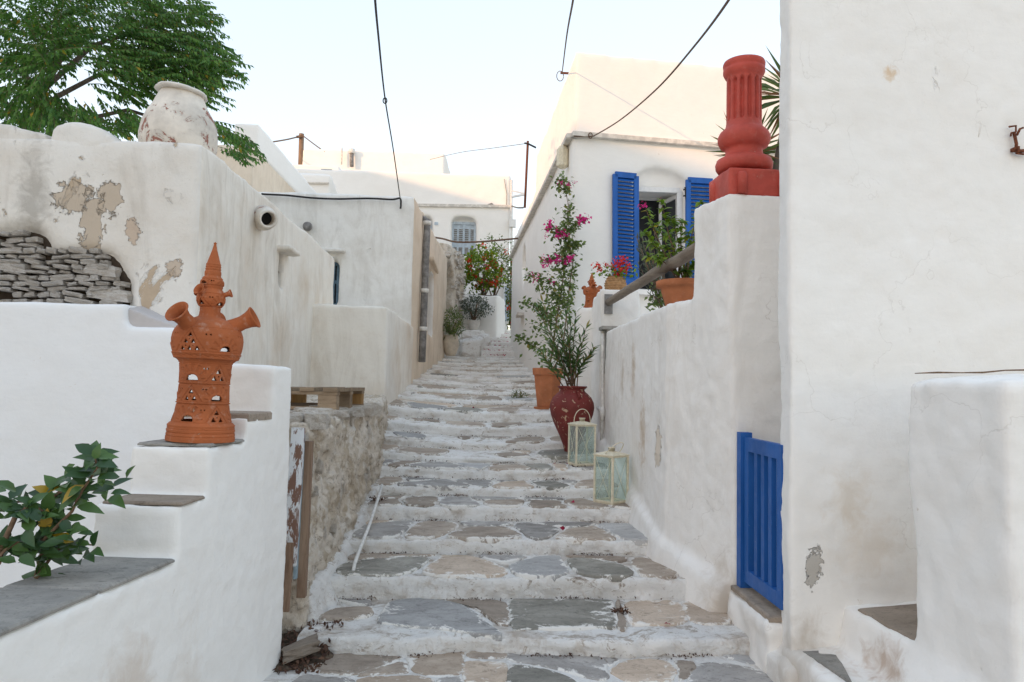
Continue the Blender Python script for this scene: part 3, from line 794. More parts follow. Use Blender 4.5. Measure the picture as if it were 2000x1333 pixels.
while y < 610:
    h = random.uniform(8, 17); x = -36 + random.uniform(-20, 20)
    while x < 258:
        w = random.uniform(18, 50) * (1.3 if h > 15 else 1); cx, cy = x + w / 2, y + h / 2
        if in_poly(cx, cy, rect) and in_poly(x + w * .85, cy, rect) and random.random() < .95:
            c = P(cx, cy, 5.94); dd = random.uniform(.07, .10)
            mw = Matrix.Translation((c.x, 5.925 + random.uniform(-.02, .015), c.z)) @ Matrix.Rotation(random.uniform(-.2, .2), 4, 'Y') @ Matrix.Diagonal((w * s_px * random.uniform(.74, .92), dd * 1.3, h * s_px * random.uniform(.58, .86), 1))
            inst('stone', random.choice(STM), old, mw)
        x += w * random.uniform(.93, 1.02)
    y += h * .90
for sx, sy_, w, h in ((200, 528, 62, 22), (215, 575, 80, 24), (28, 522, 56, 20)):
    c = P(sx, sy_, 5.9); inst('stone', STM[3], old, Matrix.Translation((c.x, 5.915, c.z)) @ Matrix.Rotation(.1, 4, 'Y') @ Matrix.Diagonal((w * s_px, .11, h * s_px, 1)))
# clay spout, slit lintel
d = Vector((.42, -.86, -.22)).normalized()
c = PX(522, 428, XC + .14)
mb = MB(); prof = []
ax = [(-.34, .125), (-.2, .125), (-.08, .110), (0, .090), (.05, .084), (.07, .088), (.07, .066), (.0, .063), (-.25, .063)]
q = d.to_track_quat('Z', 'Y').to_matrix()
mb.lathe([(r, z) for z, r in ax], 24); mb.v = [tuple(c + q @ Vector(p)) for p in mb.v]
mb.build('spout', M['jar'], old, True)
mb = MB(); mb.lathe([(.062, -.12), (.062, -.118)], 20); mb.v = [tuple(c + q @ Vector(p)) for p in mb.v]; mb.build('spout_opening', M['dark'], old)
zl_ = PX(552, 494, XC).z
mb = MB(); mb.box(XC - .05, XC + .14, sy - .24, sy + .24, zl_, zl_ + .055); sculpt('lintel', mb, M['stained'], old, .015, disp=((.02, .1),), smooth=1)
mb = MB(); mb.box(XC - .30, XC - .285, sy - .12, sy + .12, PX(552, 568, XC).z, zl_); mb.build('slit_pane', M['slateblue'], old)

# ------------------------------------------------------------------ rubble retaining wall along the left of the stairs
rub = thing('rubble_wall', 'rough rubble retaining wall with flaking limewash, left of the stairs under the pallet', 'wall', (-1.4, 6, 0))
zF = zat(690, 803, 6.2)
mb = MB(); mb.prism([(-1.06, 4.68), (-.985, 7.35), (-1.24, 10.05), (-2.3, 10.05), (-2.3, 5.75), (-1.44, 5.7), (-1.40, 4.62)], -.3, [zF - .03, zF + .02, zF + .05, zF + .05, zF, zF, zF + .0])
sculpt('wall', mb, M['rubble'], rub, .020, disp=((.12, .35), (.08, .12), (.05, .05), (.02, .025)), smooth=1)
for i in range(70):
    y = random.uniform(4.75, 7.3); z = random.uniform(.25 + (y - 4.7) * .16, zF - .05)
    s = random.uniform(.05, .13)
    xw = np.interp(y, [4.68, 7.35], [-1.06, -.985])
    inst('stone', random.choice(STB), rub, Matrix.Translation((xw - .045 + random.uniform(-.02, .012), y, z)) @ Matrix.Rotation(random.uniform(-.7, .7), 4, 'X') @ Matrix.Diagonal((.085, s * random.uniform(1, 1.6), s * random.uniform(.7, 1.2), 1)))
for i in range(46):
    x = random.uniform(-1.38, -1.02); y = random.uniform(4.75, 7.2) if x > -1.3 else random.uniform(4.7, 5.3); s = random.uniform(.06, .16)
    inst('stone', random.choice(STB), rub, Matrix.Translation((x, y, zF - .01)) @ Matrix.Rotation(random.uniform(0, 3), 4, 'Z') @ Matrix.Diagonal((s * 1.4, s, s * .7, 1)))
# whitewashed skirting between steps and rubble
mb = MB()
yy = np.linspace(4.72, 7.3, 8)
for a, b in zip(yy[:-1], yy[1:]):
    za, zb = (np.interp(t, NY, NZ) for t in (a, b)); xa, xb = (np.interp(t, [4.68, 7.35], [-1.10, -1.02]) for t in (a, b))
    k1, k2 = (float(np.interp(t_, [4.7, 5.6], [.12, .0])) for t_ in (a, b))
    mb.hexa([(xa - .05, a, za - .35), (xa + .24, a, za - .35), (xb + .16, b, zb - .35), (xb - .05, b, zb - .35)],
            [(xa - .02, a, za + k1), (xa + .08, a, za + k1 * .9), (xb + .07, b, zb + k2 * .9), (xb - .02, b, zb + k2)])
sculpt('skirting', mb, M['step'], rub, .025, disp=((.05, .25), (.02, .06)), smooth=3)

# ------------------------------------------------------------------ entry wall (stained box) and the low house behind it
entry = thing('entry_wall', 'stained plaster box wall with a flat top in front of the low house', 'wall', (-1.7, 10.5, 0))
zE = zat(690, 595, 10.0)
mb = MB(); mb.prism([(-1.25, 10.0), (-1.24, 13.7), (-2.4, 13.7), (-2.4, 10.0)], .3, zE)
sculpt('wall', mb, M['stained'], entry, .05, disp=((.05, .6), (.012, .1)), smooth=4)

low = thing('low_house', 'low flat roofed house with stained grey front and sunlit beige side', 'house', (-3, 14, 0))
zD = zat(700, 378, 13.5)
xD = xat(808, 500, 13.5); YD2 = 20.9; xD2 = -.98
zD2 = zat(871, 503, YD2)
mb = MB(); mb.prism([(xD, 13.5), (xD2, YD2), (-6.2, YD2), (-6.2, 13.5)], .5, [zD, zD2, zD2, zD])
def winz(px, y0, y1, Y): return zat(px, y1, Y), zat(px, y0, Y)
wx0, wx1 = xat(632, 550, 13.5), xat(661, 550, 13.5); wz0, wz1 = winz(650, 508, 598, 13.5)
cut = MB(); cut.box(wx0, wx1, 13.2, 13.85, wz0, wz1)
sideX = lambda y: xD + (xD2 - xD) * (y - 13.5) / (YD2 - 13.5)
def side_pt(px, py):          # where a line of sight meets the house's right face
    d = ray(px, py); k = (xD2 - xD) / (YD2 - 13.5)
    t = (xD - k * 13.5) / (d.x - k * d.y); return CAM + d * t
def side_rect(x0, x1, y0, y1):
    a = side_pt(x0, (y0 + y1) / 2); b = side_pt(x1, (y0 + y1) / 2)
    zt_ = side_pt((x0 + x1) / 2, y0).z; zb_ = side_pt((x0 + x1) / 2, y1).z
    return a.y, b.y, zb_, zt_
r1 = side_rect(836, 848, 530, 655)
cut.box(sideX(r1[0]) - .3, sideX(r1[1]) + .4, r1[0], r1[1], r1[2], r1[3])
lowb = sculpt('wall', mb, M['greyed'], low, .06, cut, disp=((.05, .7), (.02, .15)), smooth=3)
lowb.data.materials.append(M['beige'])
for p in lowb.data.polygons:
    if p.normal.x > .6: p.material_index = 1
mb = MB(); mb.box(wx0 + .03, wx1, 13.74, 13.78, wz0, wz1)
fr = mb.build('window', M['dark'], low)
mb = MB(); xm = (wx0 + wx1) / 2
for xx in (wx0 + .06, xm, wx1 - .04): mb.box(xx - .03, xx + .03, 13.68, 13.73, wz0, wz1)
for zz in (wz0 + .04, wz0 + .55 * (wz1 - wz0), wz1 - .04): mb.box(wx0 + .03, wx1, 13.69, 13.735, zz - .03, zz + .03)
mb.build('frame', M['slateblue'], fr)
mb = MB(); za = zat(655, 488, 13.4); mb.box(xat(625, 488, 13.4), xat(674, 488, 13.4), 13.34, 13.6, za - .05, za + .02); sculpt('lintel', mb, M['greyed'], low, .02, disp=((.02, .1),), smooth=1)
c = P(599, 441, 13.4)
mb = MB(); mb.lathe([(.0, -.02), (.05, -.02), (.075, 0), (.085, .05), (.075, .1)], 20); mb.v = [(c.x + x, 13.52 - z, c.z + y) for x, y, z in mb.v]; mb.build('vent_cap', M['grey'], low, True)
# drainpipe down the side
top = side_pt(827, 424); bot = side_pt(815, 712); off = Vector((.09, -.02, 0))
pts = [side_pt(827, 426) + Vector((-.05, 0, .0)), side_pt(826, 432) + off] + [side_pt(826 + (815 - 826) * t, 432 + 275 * t) + off for t in (.2, .45, .55, .8, 1)]
mb = MB(); mb.tube(pts, [.065, .07, .07, .07, .07, .07, .07], 12); dp = mb.build('drainpipe', M['grey'], low, True)
for t in (.02, .5, .77):
    p = side_pt(826 - 11 * t, 432 + 275 * t) + off
    mb = MB(); mb.tube([p + Vector((0, 0, -.03)), p + Vector((0, 0, .05))], .085, 12); mb.build('pipe_collar', M['whitepipe'], dp, True)
r2 = side_rect(838, 853, 510, 524)
mb = MB(); mb.box(sideX(r2[0]) - .05, sideX(r2[0]) + .12, r2[0] - .1, r2[1] + .15, r2[3] - .14, r2[3] - .04); sculpt('lintel', mb, M['beige'], low, .025, disp=((.02, .1),), smooth=1)
mb = MB(); mb.box(sideX(r1[0]) - .3, sideX(r1[0]) - .27, r1[0] - .05, r1[1] + .05, r1[2], r1[3]); mb.build('door', M['postwood'], low)

# dry stone arch wall beyond the low house
arch = thing('stone_arch_wall', 'rough whitened stone wall with an arched doorway at the far end of the low house', 'wall', (-.9, 22, 2))
zN = zat(880, 482, 21.5); zN2 = zat(904, 500, 24)
xN = lambda y: -.98 + (y - 20.9) * (.42 / 3.1)
mb = MB(); mb.prism([(-.98, 20.95), (-.56, 24), (-1.6, 24), (-1.6, 20.95)], 1.4, [zN, zN2, zN2, zN])
def n_pt(px, py):
    d = ray(px, py); k = .42 / 3.1; t = (-.98 - k * 20.9) / (d.x - k * d.y); return CAM + d * t
a0, a1 = n_pt(871, 560).y, n_pt(886, 560).y; ztop = n_pt(878, 510).z; zbot = 2.3
cut = MB(); m = 10
ft = [(a0, zbot), (a1, zbot)] + [((a0 + a1) / 2 + math.cos(math.pi * i / m) * (a1 - a0) / 2, ztop - .5 + .5 * math.sin(math.pi * i / m)) for i in range(m + 1)]
nn = len(ft)
cut.add([(-1.4, y, z) for y, z in ft] + [(.3, y, z) for y, z in ft], [(i, i + nn, (i + 1) % nn + nn, (i + 1) % nn)[::-1] for i in range(nn)] + [tuple(range(nn))[::-1], tuple(range(nn, 2 * nn))])
sculpt('wall', mb, M['rubble'], arch, .05, cut, disp=((.08, .3), (.04, .09)), smooth=2)
mb = MB(); mb.box(-1.42, -1.36, a0 - .1, a1 + .1, 2.2, ztop); mb.build('door', M['greyblue'], arch)
for i in range(150):
    y = random.uniform(20.95, 23.95); z = random.uniform(2.5, np.interp(y, [20.95, 24], [zN, zN2]) - .05)
    if a0 - .1 < y < a1 + .1 and z < ztop: continue
    inst('stone', random.choice(STM), arch, Matrix.Translation((xN(y) + random.uniform(-.03, .02), y, z)) @ Matrix.Rotation(random.uniform(-.2, .2), 4, 'X') @ Matrix.Diagonal((.16, random.uniform(.15, .38), random.uniform(.06, .12), 1)))

# ------------------------------------------------------------------ terrace wall with pillar, right of the stairs
ter = thing('terrace_wall', 'white plaster terrace wall with a square pillar at its near end, right of the stairs', 'wall', (1.7, 6.5, 0))
XP, YP = 1.66, 4.9
zP = zat(1432, 376, YP); zG = 2.26
mb = MB()
mb.hexa([(XP + .075, YP, -.2), (2.40, YP + .03, -.2), (2.40, 5.38, -.2), (1.58, 5.36, -.2)], [(XP, YP, zP), (2.35, YP + .03, zP), (2.35, 5.38, zP), (1.545, 5.36, zP)])
mb.prism([(XP + .03, YP + .06), (1.44, 5.72), (1.75, 5.85), (2.2, 5.3)], -.2, zG)
mb.prism([(1.44, 5.70), (1.49, 8.75), (1.78, 8.75), (1.75, 5.70)], -.2, [zG - .02, zG, zG, zG - .02])
mb.prism([(1.46, 8.98), (1.95, 9.0), (1.95, 9.95), (1.50, 9.9)], .3, zat(1210, 566, 9.0))
mb.prism([(1.31, 9.93), (1.9, 9.95), (1.9, 10.45), (1.33, 10.45)], .3, zat(1147, 602, 10.0))
mb.prism([(1.60, 8.7), (1.9, 8.7), (1.9, 9.1), (1.60, 9.1)], -.2, zG)
mb.prism([(1.75, 5.3), (5.5, 5.3), (5.5, 11.4), (1.75, 11.4)], .3, 1.86)
yy = np.linspace(4.95, 9.2, 12)
for a, b in zip(yy[:-1], yy[1:]):
    za, zb = (np.interp(t, NY, NZ) for t in (a, b)); xa, xb = (float(np.interp(t, [4.9, 5.72, 8.75, 9.2], [1.66, 1.44, 1.49, 1.5])) for t in (a, b))
    mb.hexa([(xa - .14, a, za - .3), (xa + .2, a, za - .3), (xb + .2, b, zb - .3), (xb - .14, b, zb - .3)],
            [(xa - .05, a, za + .08), (xa + .1, a, za + .16), (xb + .1, b, zb + .16), (xb - .05, b, zb + .08)])
sculpt('wall', mb, M['white_terrace'], ter, .026, disp=((.035, .6), (.018, .09), (.006, .03)), smooth=2)
mb = MB(); mb.prism([(1.50, 8.72), (1.63, 8.72), (1.63, 9.02), (1.52, 9.02)], 1.75, zG + .045); mb.box(1.44, 1.8, 8.70, 8.98, zG + .01, zG + .05)
mb.build('recess_slab', M['cap'], ter)
# blue gate sill
mb = MB(); mb.prism([(1.64, 4.18), (1.66, 4.9), (2.4, 4.9), (2.4, 4.18)], -.2, [.30, .285, .285, .30]); sculpt('sill', mb, M['white_terrace'], ter, .03, disp=((.06, .2), (.02, .07)), smooth=3)
slab([(1.66, 4.2), (1.68, 4.88), (2.3, 4.88), (2.3, 4.2)], .318, .03, M['capbrown'], ter)

# ------------------------------------------------------------------ tall white house wall, right foreground
tall = thing('tall_wall', 'tall plain white wall filling the right side, with a rusty iron bracket', 'wall', (3, 4, 0))
mb = MB(); mb.prism([(1.695, 4.0), (5.8, 4.75), (5.8, 5.2), (1.73, 4.24)], -.3, [4.9, 4.9, 4.9, 4.9])
HY = lambda x: 4.0 + (x - 1.695) * (.75 / 4.105)
mb.prism([(1.64, 3.9), (1.64, 4.3), (2.4, 4.4), (2.4, 4.0)], -.3, .14)
sculpt('wall', mb, M['white_tall'], tall, .030, disp=((.05, .8), (.018, .11), (.006, .035)), smooth=2)
def h_pt(px, py):
    d = ray(px, py); k = .75 / 4.105; t = (4.0 - 1.695 * k) / (d.y - k * d.x); return CAM + d * t
mb = MB()
br = [(1963, 252), (1976, 250), (1976, 262), (1967, 264), (1966, 270)]
for ln, r in ((br, .006), ([(1972, 262), (1977, 285), (1976, 300)], .010), ([(1978, 268), (1984, 256), (1990, 254)], .007), ([(1972, 298), (1985, 299), (2003, 298)], .011), ([(1976, 303), (1990, 305), (2003, 304)], .006)):
    mb.tube([h_pt(*p) + Vector((0, -.035, 0)) for p in ln], r, 6)
mb.bar(h_pt(1975, 295) + Vector((0, .03, 0)), h_pt(1975, 295) + Vector((0, -.06, 0)), .02)
mb.build('bracket', M['rust'], tall, True)
mb = MB(); pts = [h_pt(1917, 193), h_pt(1920, 215), h_pt(1916, 240), h_pt(1911, 268)]; mb.tube([p + Vector((0, .004, 0)) for p in pts], [.004, .008, .01, .006], 6); mb.build('plaster_drip', M['white_tall'], tall, True)
# side stairs going up to the right along the tall wall
side = thing('side_stairs', 'small white stairs with two slate treads and a rounded parapet, lower right corner', 'stairs', (2, 3.5, 0))
z1, z2 = .20, .42
a = G(1570, 1283, z1); b = G(1652, 1335, z1)
c = G(1664, 1191, z2); d = G(1786, 1259, z2)
mb = MB()
mb.prism([(a.x - .05, HY(a.x) + .12), (b.x - .035, 2.9), (3.5, 2.9), (3.5, HY(3.5) + .1)], -.3, z1)
mb.hexa([(1.90, HY(1.9) + .1, -.3), (1.70, 3.45, -.3), (1.70, 2.9, -.3), (3.5, 2.9, -.3)], [(c.x - .015, HY(c.x) + .1, z2), (d.x - .015, 3.45, z2), (d.x - .015, 2.9, z2), (3.5, 2.9, z2)])
mb.prism([(c.x, HY(c.x) + .1), (d.x, 3.0), (3.5, 3.0), (3.5, HY(3.5) + .1)], -.3, z2)
mb.prism([(2.52, 4.3), (2.52, 2.9), (3.5, 2.9), (3.5, 4.4)], -.3, z2 + .25)
zJ = zat(1770, 731, d.y); xJ = d.x; jt = P(1767, 731, d.y)
mb.hexa([(xJ + .03, d.y, -.3), (4.6, d.y + .35, -.3), (4.6, d.y - .6, -.3), (xJ, d.y - .7, -.3)][::-1], [(jt.x, d.y, zJ - .03), (4.6, d.y + .35, zJ + .1), (4.6, d.y - .6, zJ + .1), (jt.x - .02, d.y - .7, zJ - .03)][::-1])
sculpt('wall', mb, M['white_tall'], side, .026, disp=((.05, .5), (.025, .12)), smooth=6)
slab([(a.x + .02, HY(a.x) - .03), (1.93, HY(1.93) - .05), (1.80, 3.50), (b.x + .02, b.y)], z1 + .010, .03, M['cap'], side, 'tread')
e = G(1788, 1178, z2)
slab([(c.x + .02, c.y - .02), (e.x + .25, e.y + .02), (d.x + .3, d.y + .05), (d.x + .02, d.y + .03)], z2 + .012, .03, M['capbrown'], side, 'tread')
mb = MB(); mb.tube([Vector((jt.x + .05 + i * .12, d.y + .0 + i * .012, zJ + .006 + .1 * i / 20 + float(fbm(i * .7, 3)) * .02)) for i in range(15)], [.002 + .003 * abs(math.sin(i * 1.7)) for i in range(15)], 5); mb.build('shadow_line', M['twig'], side, True)  # thin dark strand standing in for the shadow line along the parapet top
# ------------------------------------------------------------------ white house with blue shutters
rh = thing('white_house', 'white cubic house with bright blue louvred shutters and an arched window', 'house', (3, 13, 1))
Yh, xh = 11.5, xat(1117, 400, 11.5)
FS = .136
def f_pt(px, py, dy=0.):           # on the front face (pushed out by dy)
    d = ray(px, py); t = (Yh - xh * FS - dy) / (d.y - FS * d.x); return CAM + d * t
LX2, LY2 = 1.02, 20.9
LK = (LX2 - xh) / (LY2 - Yh)
def l_pt(px, py, dx=0.):           # on the alley face
    d = ray(px, py); t = (xh - LK * Yh - dx) / (d.x - LK * d.y); return CAM + d * t
lx = lambda y: xh + (y - Yh) * LK
zc = f_pt(1117, 264).z; ztop = f_pt(1126, 98).z
ye = l_pt(1045, 297).y; ye = min(max(ye, 15.5), 18.5); z2p = CAM.z + (ray(1043, 372) * (ye / ray(1043, 372).y)).z
fr_ = lambda x: Yh + (x - xh) * FS
mb = MB()
mb.prism([(xh, Yh), (7.5, fr_(7.5)), (7.5, 23), (lx(23), 23)], .8, zc)
mb.prism([(xh + .03, Yh + .03), (7.5, fr_(7.5) + .03), (7.5, ye), (lx(ye) + .03, ye)], zc - .3, ztop)
mb.prism([(lx(ye) + .03, ye - .1), (7.5, ye - .1), (7.5, 23), (lx(23) + .02, 23)], zc - .3, z2p)
# window opening with arched recess above
def f_cut(mb, poly, depth0, depth1):
    q = [f_pt(a, b) for a, b in poly]; n = len(q); nrm = Vector((FS, -1, 0)).normalized()
    v = [p + nrm * depth0 for p in q] + [p - nrm * depth1 for p in q]
    return mb.add(v, [(i, (i + 1) % n, n + (i + 1) % n, n + i)[::-1] for i in range(n)] + [tuple(range(n)), tuple(range(n, 2 * n))[::-1]])
arcp = [(1237, 355), (1245, 341), (1262, 332), (1285, 329), (1308, 333), (1328, 342), (1340, 352), (1340, 358)]
def fixn(mb):
    me = bpy.data.meshes.new('t'); me.from_pydata([tuple(p) for p in mb.v], [], mb.f); bm = bmesh.new(); bm.from_mesh(me)
    bmesh.ops.recalc_face_normals(bm, faces=bm.faces[:]); bm.to_mesh(me); bm.free(); mb.f = [tuple(p.vertices) for p in me.polygons]; bpy.data.meshes.remove(me); return mb
cut = MB(); f_cut(cut, arcp + [(1340, 577), (1237, 570)], .4, .14)
la, lb = l_pt(1018, 550).y, l_pt(1026, 550).y
cut2 = [(la, l_pt(1022, 612).z), (lb, l_pt(1022, 612).z)] + [((la + lb) / 2 + math.cos(math.pi * i / 8) * (la - lb) / -2 * -1, l_pt(1022, 520).z + .55 * math.sin(math.pi * i / 8)) for i in range(9)]
fixn(cut)
c3 = MB(); n = len(cut2); xm = lx((la + lb) / 2)
c3.add([(xm - .5, y, z) for y, z in cut2] + [(xm + .22, y, z) for y, z in cut2], [(i, (i + 1) % n, n + (i + 1) % n, n + i) for i in range(n)] + [tuple(range(n)), tuple(range(n, 2 * n))])
fixn(c3)
c4 = MB(); f_cut(c4, [(1247, 366), (1331, 369), (1331, 577), (1247, 570)], -.10, .75); fixn(c4)
sculpt('wall', mb, M['white_far'], rh, .055, [cut, c3, c4], disp=((.035, .9), (.008, .15)), smooth=3)
# cornice ledge, front and alley side
def ledge(pts, w, h, name, mat, parent):
    mb = MB()
    for a, b in zip(pts[:-1], pts[1:]): mb.bar(a, b, w, h)
    return mb.build(name, mat, parent)
nf = Vector((FS, -1, 0)).normalized()
ledge([Vector((xh - .02, Yh - .03, zc)), Vector((7.4, fr_(7.4) - .03, zc))], .14, .07, 'cornice', M['cord'], rh)
ledge([Vector((xh - .03, Yh + .02, zc)), Vector((lx(23) - .03, 23, zc))], .14, .07, 'cornice', M['cord'], rh)
# window
win = MB(); q = [f_pt(a, b) - nf * .70 for a, b in ((1240, 355), (1340, 355), (1340, 580), (1240, 575))]
wn_ = obj('window', q, [(0, 1, 2, 3)], M['dark'], rh, False)
mb = MB()
TL, TR, BR_, BL_ = (f_pt(*p) - nf * .11 for p in ((1247, 367), (1331, 370), (1331, 574), (1247, 568)))
for a, b in ((TL, TR), (TR, BR_), (BR_, BL_), (BL_, TL)): mb.bar(a, b, .08, .08)
mb.build('frame', M['frame_white'], wn_)
mb = MB(); s0 = f_pt(1331, 380) - nf * .15; s1 = f_pt(1331, 560) - nf * .15; t0 = f_pt(1315, 384) - nf * .55; t1 = f_pt(1315, 556) - nf * .55
for a, b in ((s0, t0), (s1, t1), (s0, s1), (t0, t1)): mb.bar(a, b, .06, .06)
mb.build('sash', M['frame_white'], wn_)
mb = MB(); mb.add([s0, t0, t1, s1], [(0, 1, 2, 3)]); mb.build('pane', M['pane'], wn_)
mb = MB(); mb.bar(f_pt(1240, 572) + nf * .03, f_pt(1338, 579) + nf * .03, .22, .07); mb.build('sill', M['white'], wn_)
# shutters standing open against the wall
def shutter(tl, tr, br, bl, dy, n=27):
    tl, tr, br, bl = (f_pt(*p) + nf * dy for p in (tl, tr, br, bl))
    mb = MB(); th = .045
    for a, b, w in ((tl, bl, .08), (tr, br, .08)): mb.bar(a, b, w, th, nf)
    for a, b, w in ((tl, tr, .09), (bl, br, .10)): mb.bar(a, b, th, w)
    o = mb.build('shutter', M['blue_shutter'], rh)
    mb = MB()
    u = (tr - tl); u0 = u.normalized()
    c = Vector((0, 0, 0)); L = u.length * .5 - .03
    ax = u0 * L; tilt = (nf * .7 + Vector((0, 0, -.7))).normalized(); ay = tilt * .036; az = u0.cross(tilt).normalized() * .005
    mb.obox(c, ax, ay, az); me = bpy.data.meshes.new('slat'); me.from_pydata(mb.v, [], mb.f); me.materials.append(M['blue_shutter'])
    for i in range(n):
        t = (i + 1.2) / (n + 1.4)
        p = (tl.lerp(bl, t) + tr.lerp(br, t)) / 2
        inst('slat', me, o, Matrix.Translation(p))
    return o
shutter((1199, 343), (1240, 347), (1240, 553), (1199, 549), .06)
shutter((1341, 354), (1388, 357), (1388, 572), (1341, 566), .06)
mb = MB()
for yy_ in (372, 384): mb.bar(f_pt(1333, yy_) + nf * .03, f_pt(1342, yy_) + nf * .06, .03, .02)
mb.tube([f_pt(1336, 368) + nf * .06, f_pt(1338, 392) + nf * .06], .02, 8); mb.build('hinge', M['black'], rh)
# little wall lamp near the corner
c = l_pt(1104, 305, -.10); c = Vector((xh - .11, Yh + .45, zat(1103, 308, Yh + .4)))
mb = MB(); mb.lathe([(.05, -.17), (.10, -.13), (.10, .14), (.06, .2), (.02, .22)], 8, c); wl_ = mb.build('wall_lamp', M['cream'], rh)
mb = MB(); mb.bar(c + Vector((0, 0, .2)), c + Vector((.16, 0, .24)), .03); mb.build('lamp_arm', M['rust'], wl_)
mb = MB(); mb.bar(Vector((xm - .06, la - .15, l_pt(1022, 615).z)), Vector((xm - .06, lb + .15, l_pt(1022, 615).z)), .2, .07); mb.build('niche_sill', M['cord'], rh)

# ------------------------------------------------------------------ far white houses
def far_house(name, label, foot, z0, z1, mat='white_far', cut=None, vox=.1):
    t = thing(name, label, 'house', (foot[0][0], foot[0][1], z0))
    mb = MB()
    if isinstance(z1, list): mb.prism(foot, z0, z1)
    else: mb.prism(foot, z0, z1)
    sculpt('wall', mb, M[mat], t, vox, cut, disp=((.05, 1.2), (.02, .3)), smooth=2)
    return t
YK = 27.0
zK = zat(997, 341, YK); zKl = zat(650, 331, YK); xK = xat(997, 420, YK)
cut = MB()
def k_poly(px0, px1, py0, py1, rise, depth=.35):
    q = [(xat(px0, py1, YK), zat(px0, py1, YK)), (xat(px1, py1, YK), zat(px1, py1, YK))]
    xa, xb = xat(px0, py0, YK), xat(px1, py0, YK); zz = zat((px0 + px1) / 2, py0 + rise, YK); h = zat((px0 + px1) / 2, py0, YK) - zz
    for i in range(9):
        a = math.pi * i / 8; q.append(((xa + xb) / 2 + (xb - xa) / 2 * math.cos(a), zz + h * math.sin(a)))
    m = MB(); n = len(q)
    m.add([(x, YK - .5, z) for x, z in q] + [(x, YK + depth, z) for x, z in q], [(i, (i + 1) % n, n + (i + 1) % n, n + i) for i in range(n)] + [tuple(range(n)), tuple(range(n, 2 * n))])
    fixn(m); cut.add(m.v, m.f)
k_poly(882, 930, 423, 500, 9); k_poly(800, 845, 420, 500, 9)
fk = far_house('far_house', 'white two storey house at the top of the stairs with an arched grey window', [(-7, YK), (xK, YK), (xK, 33), (-7, 33)], 2.5, [zKl, zK, zK, zKl], cut=cut, vox=.085)
ledge([P(790, 401, YK - .03), P(998, 404, YK - .03)], .12, .10, 'cornice', M['cord'], fk)
def k_window(px0, px1, py0, py1, nb):
    xa, xb = xat(px0, py0, YK + .3), xat(px1, py0, YK + .3); za, zb = zat(px0, py1, YK + .3), zat(px0, py0, YK + .3)
    mb = MB(); mb.box(xa - .05, xb + .05, YK + .27, YK + .33, za, zb); w = mb.build('window', M['greyblue'], fk)
    mb = MB()
    for xx in (xa + .02, (xa + xb) / 2, xb - .02): mb.box(xx - .04, xx + .04, YK + .235, YK + .268, za, zb)
    mb.box(xa, xb, YK + .23, YK + .266, zb - .1, zb); mb.build('frame', M['greyblue'], w)
    for i in range(nb):
        x = xa + (xb - xa) * (i + .5) / nb
        for t0, t1 in ((.40, .80), (-.02, .25)):
            mb = MB(); z0_, z1_ = za + (zb - za) * t0, za + (zb - za) * t1
            for j in range(7):
                zz = z0_ + (z1_ - z0_) * (j + .5) / 7; mb.box(x - .07, x + .07, YK + .245, YK + .266, zz - .02, zz + .02)
            mb.build('louvre', M['grey'], w)
k_window(884, 929, 434, 500, 4); k_window(800, 843, 432, 500, 3)
mb = MB(); a = P(852, 437, YK - .02); mb.box(a.x - .065, a.x + .065, YK - .03, YK + .03, a.z - .05, a.z + .05); mb.build('number_plate', M['greyblue'], fk)
mb = MB(); mb.tube([P(999, 352, YK - .05), P(999, 480, YK - .05), P(998, 600, YK - .05)], .05, 10); dpk = mb.build('drainpipe', M['whitepipe'], fk, True)
mb = MB(); a = P(1001, 437, YK - .1); mb.box(a.x - .12, a.x + .12, YK - .2, YK + .0, a.z - .14, a.z + .14); mb.build('meter_box', M['frame_white'], fk)
mb = MB(); mb.tube([P(989, 405, YK - .04), P(990, 380, YK - .04), P(985, 350, YK - .04)], .012, 5); mb.tube([P(953, 401, YK - .06), P(960, 398, YK - .06), P(966, 404, YK - .06)], .03, 5); mb.build('wiring', M['grey'], fk)
fl = far_house('hilltop_house', 'highest sunlit white house with a stovepipe on its roof edge', [(xat(590, 300, 34), 34), (xat(870, 300, 34), 34), (xat(885, 300, 36.5), 40), (xat(590, 300, 34), 40)], 3.5, zat(730, 293, 34))
mb = MB(); mb.tube([P(687, 326, 33.8), P(687, 300, 33.8)], .09, 10); sp_ = mb.build('stovepipe', M['grey'], fl, True)
mb = MB(); mb.tube([P(687, 300, 33.8), P(687, 292, 33.8)], .15, 10); mb.build('cowl', M['whitepipe'], sp_, True)
mb = MB(); mb.tube([P(667, 322, 33.8), P(668, 289, 33.8)], .035, 6); mb.build('antenna_pole', M['cord'], fl, True)
fm = far_house('left_annex', 'small white flat roofed annex with a thin stone course, behind the low house', [(xat(556, 340, 23.5), 23.5), (xat(648, 340, 23.5), 23.5), (xat(664, 340, 26.5), 26.6), (xat(556, 340, 23.5), 26.6)], 2.5, zat(600, 337, 23.5))
ledge([P(545, 358, 23.47), P(642, 358, 23.47)], .08, .05, 'stone_course', M['cord'], fm)
ft_ = far_house('middle_house', 'little white house with one dark window below the hilltop house', [(xat(560, 330, 31), 31), (xat(664, 330, 31), 31), (xat(664, 330, 31), 33.8), (xat(560, 330, 31), 33.8)], 3, zat(600, 321, 31))
mb = MB(); a = P(627, 331, 30.95); b = P(648, 342, 30.95); mb.box(a.x, b.x, 30.92, 31.05, b.z, a.z); mb.build('window', M['slateblue'], ft_)
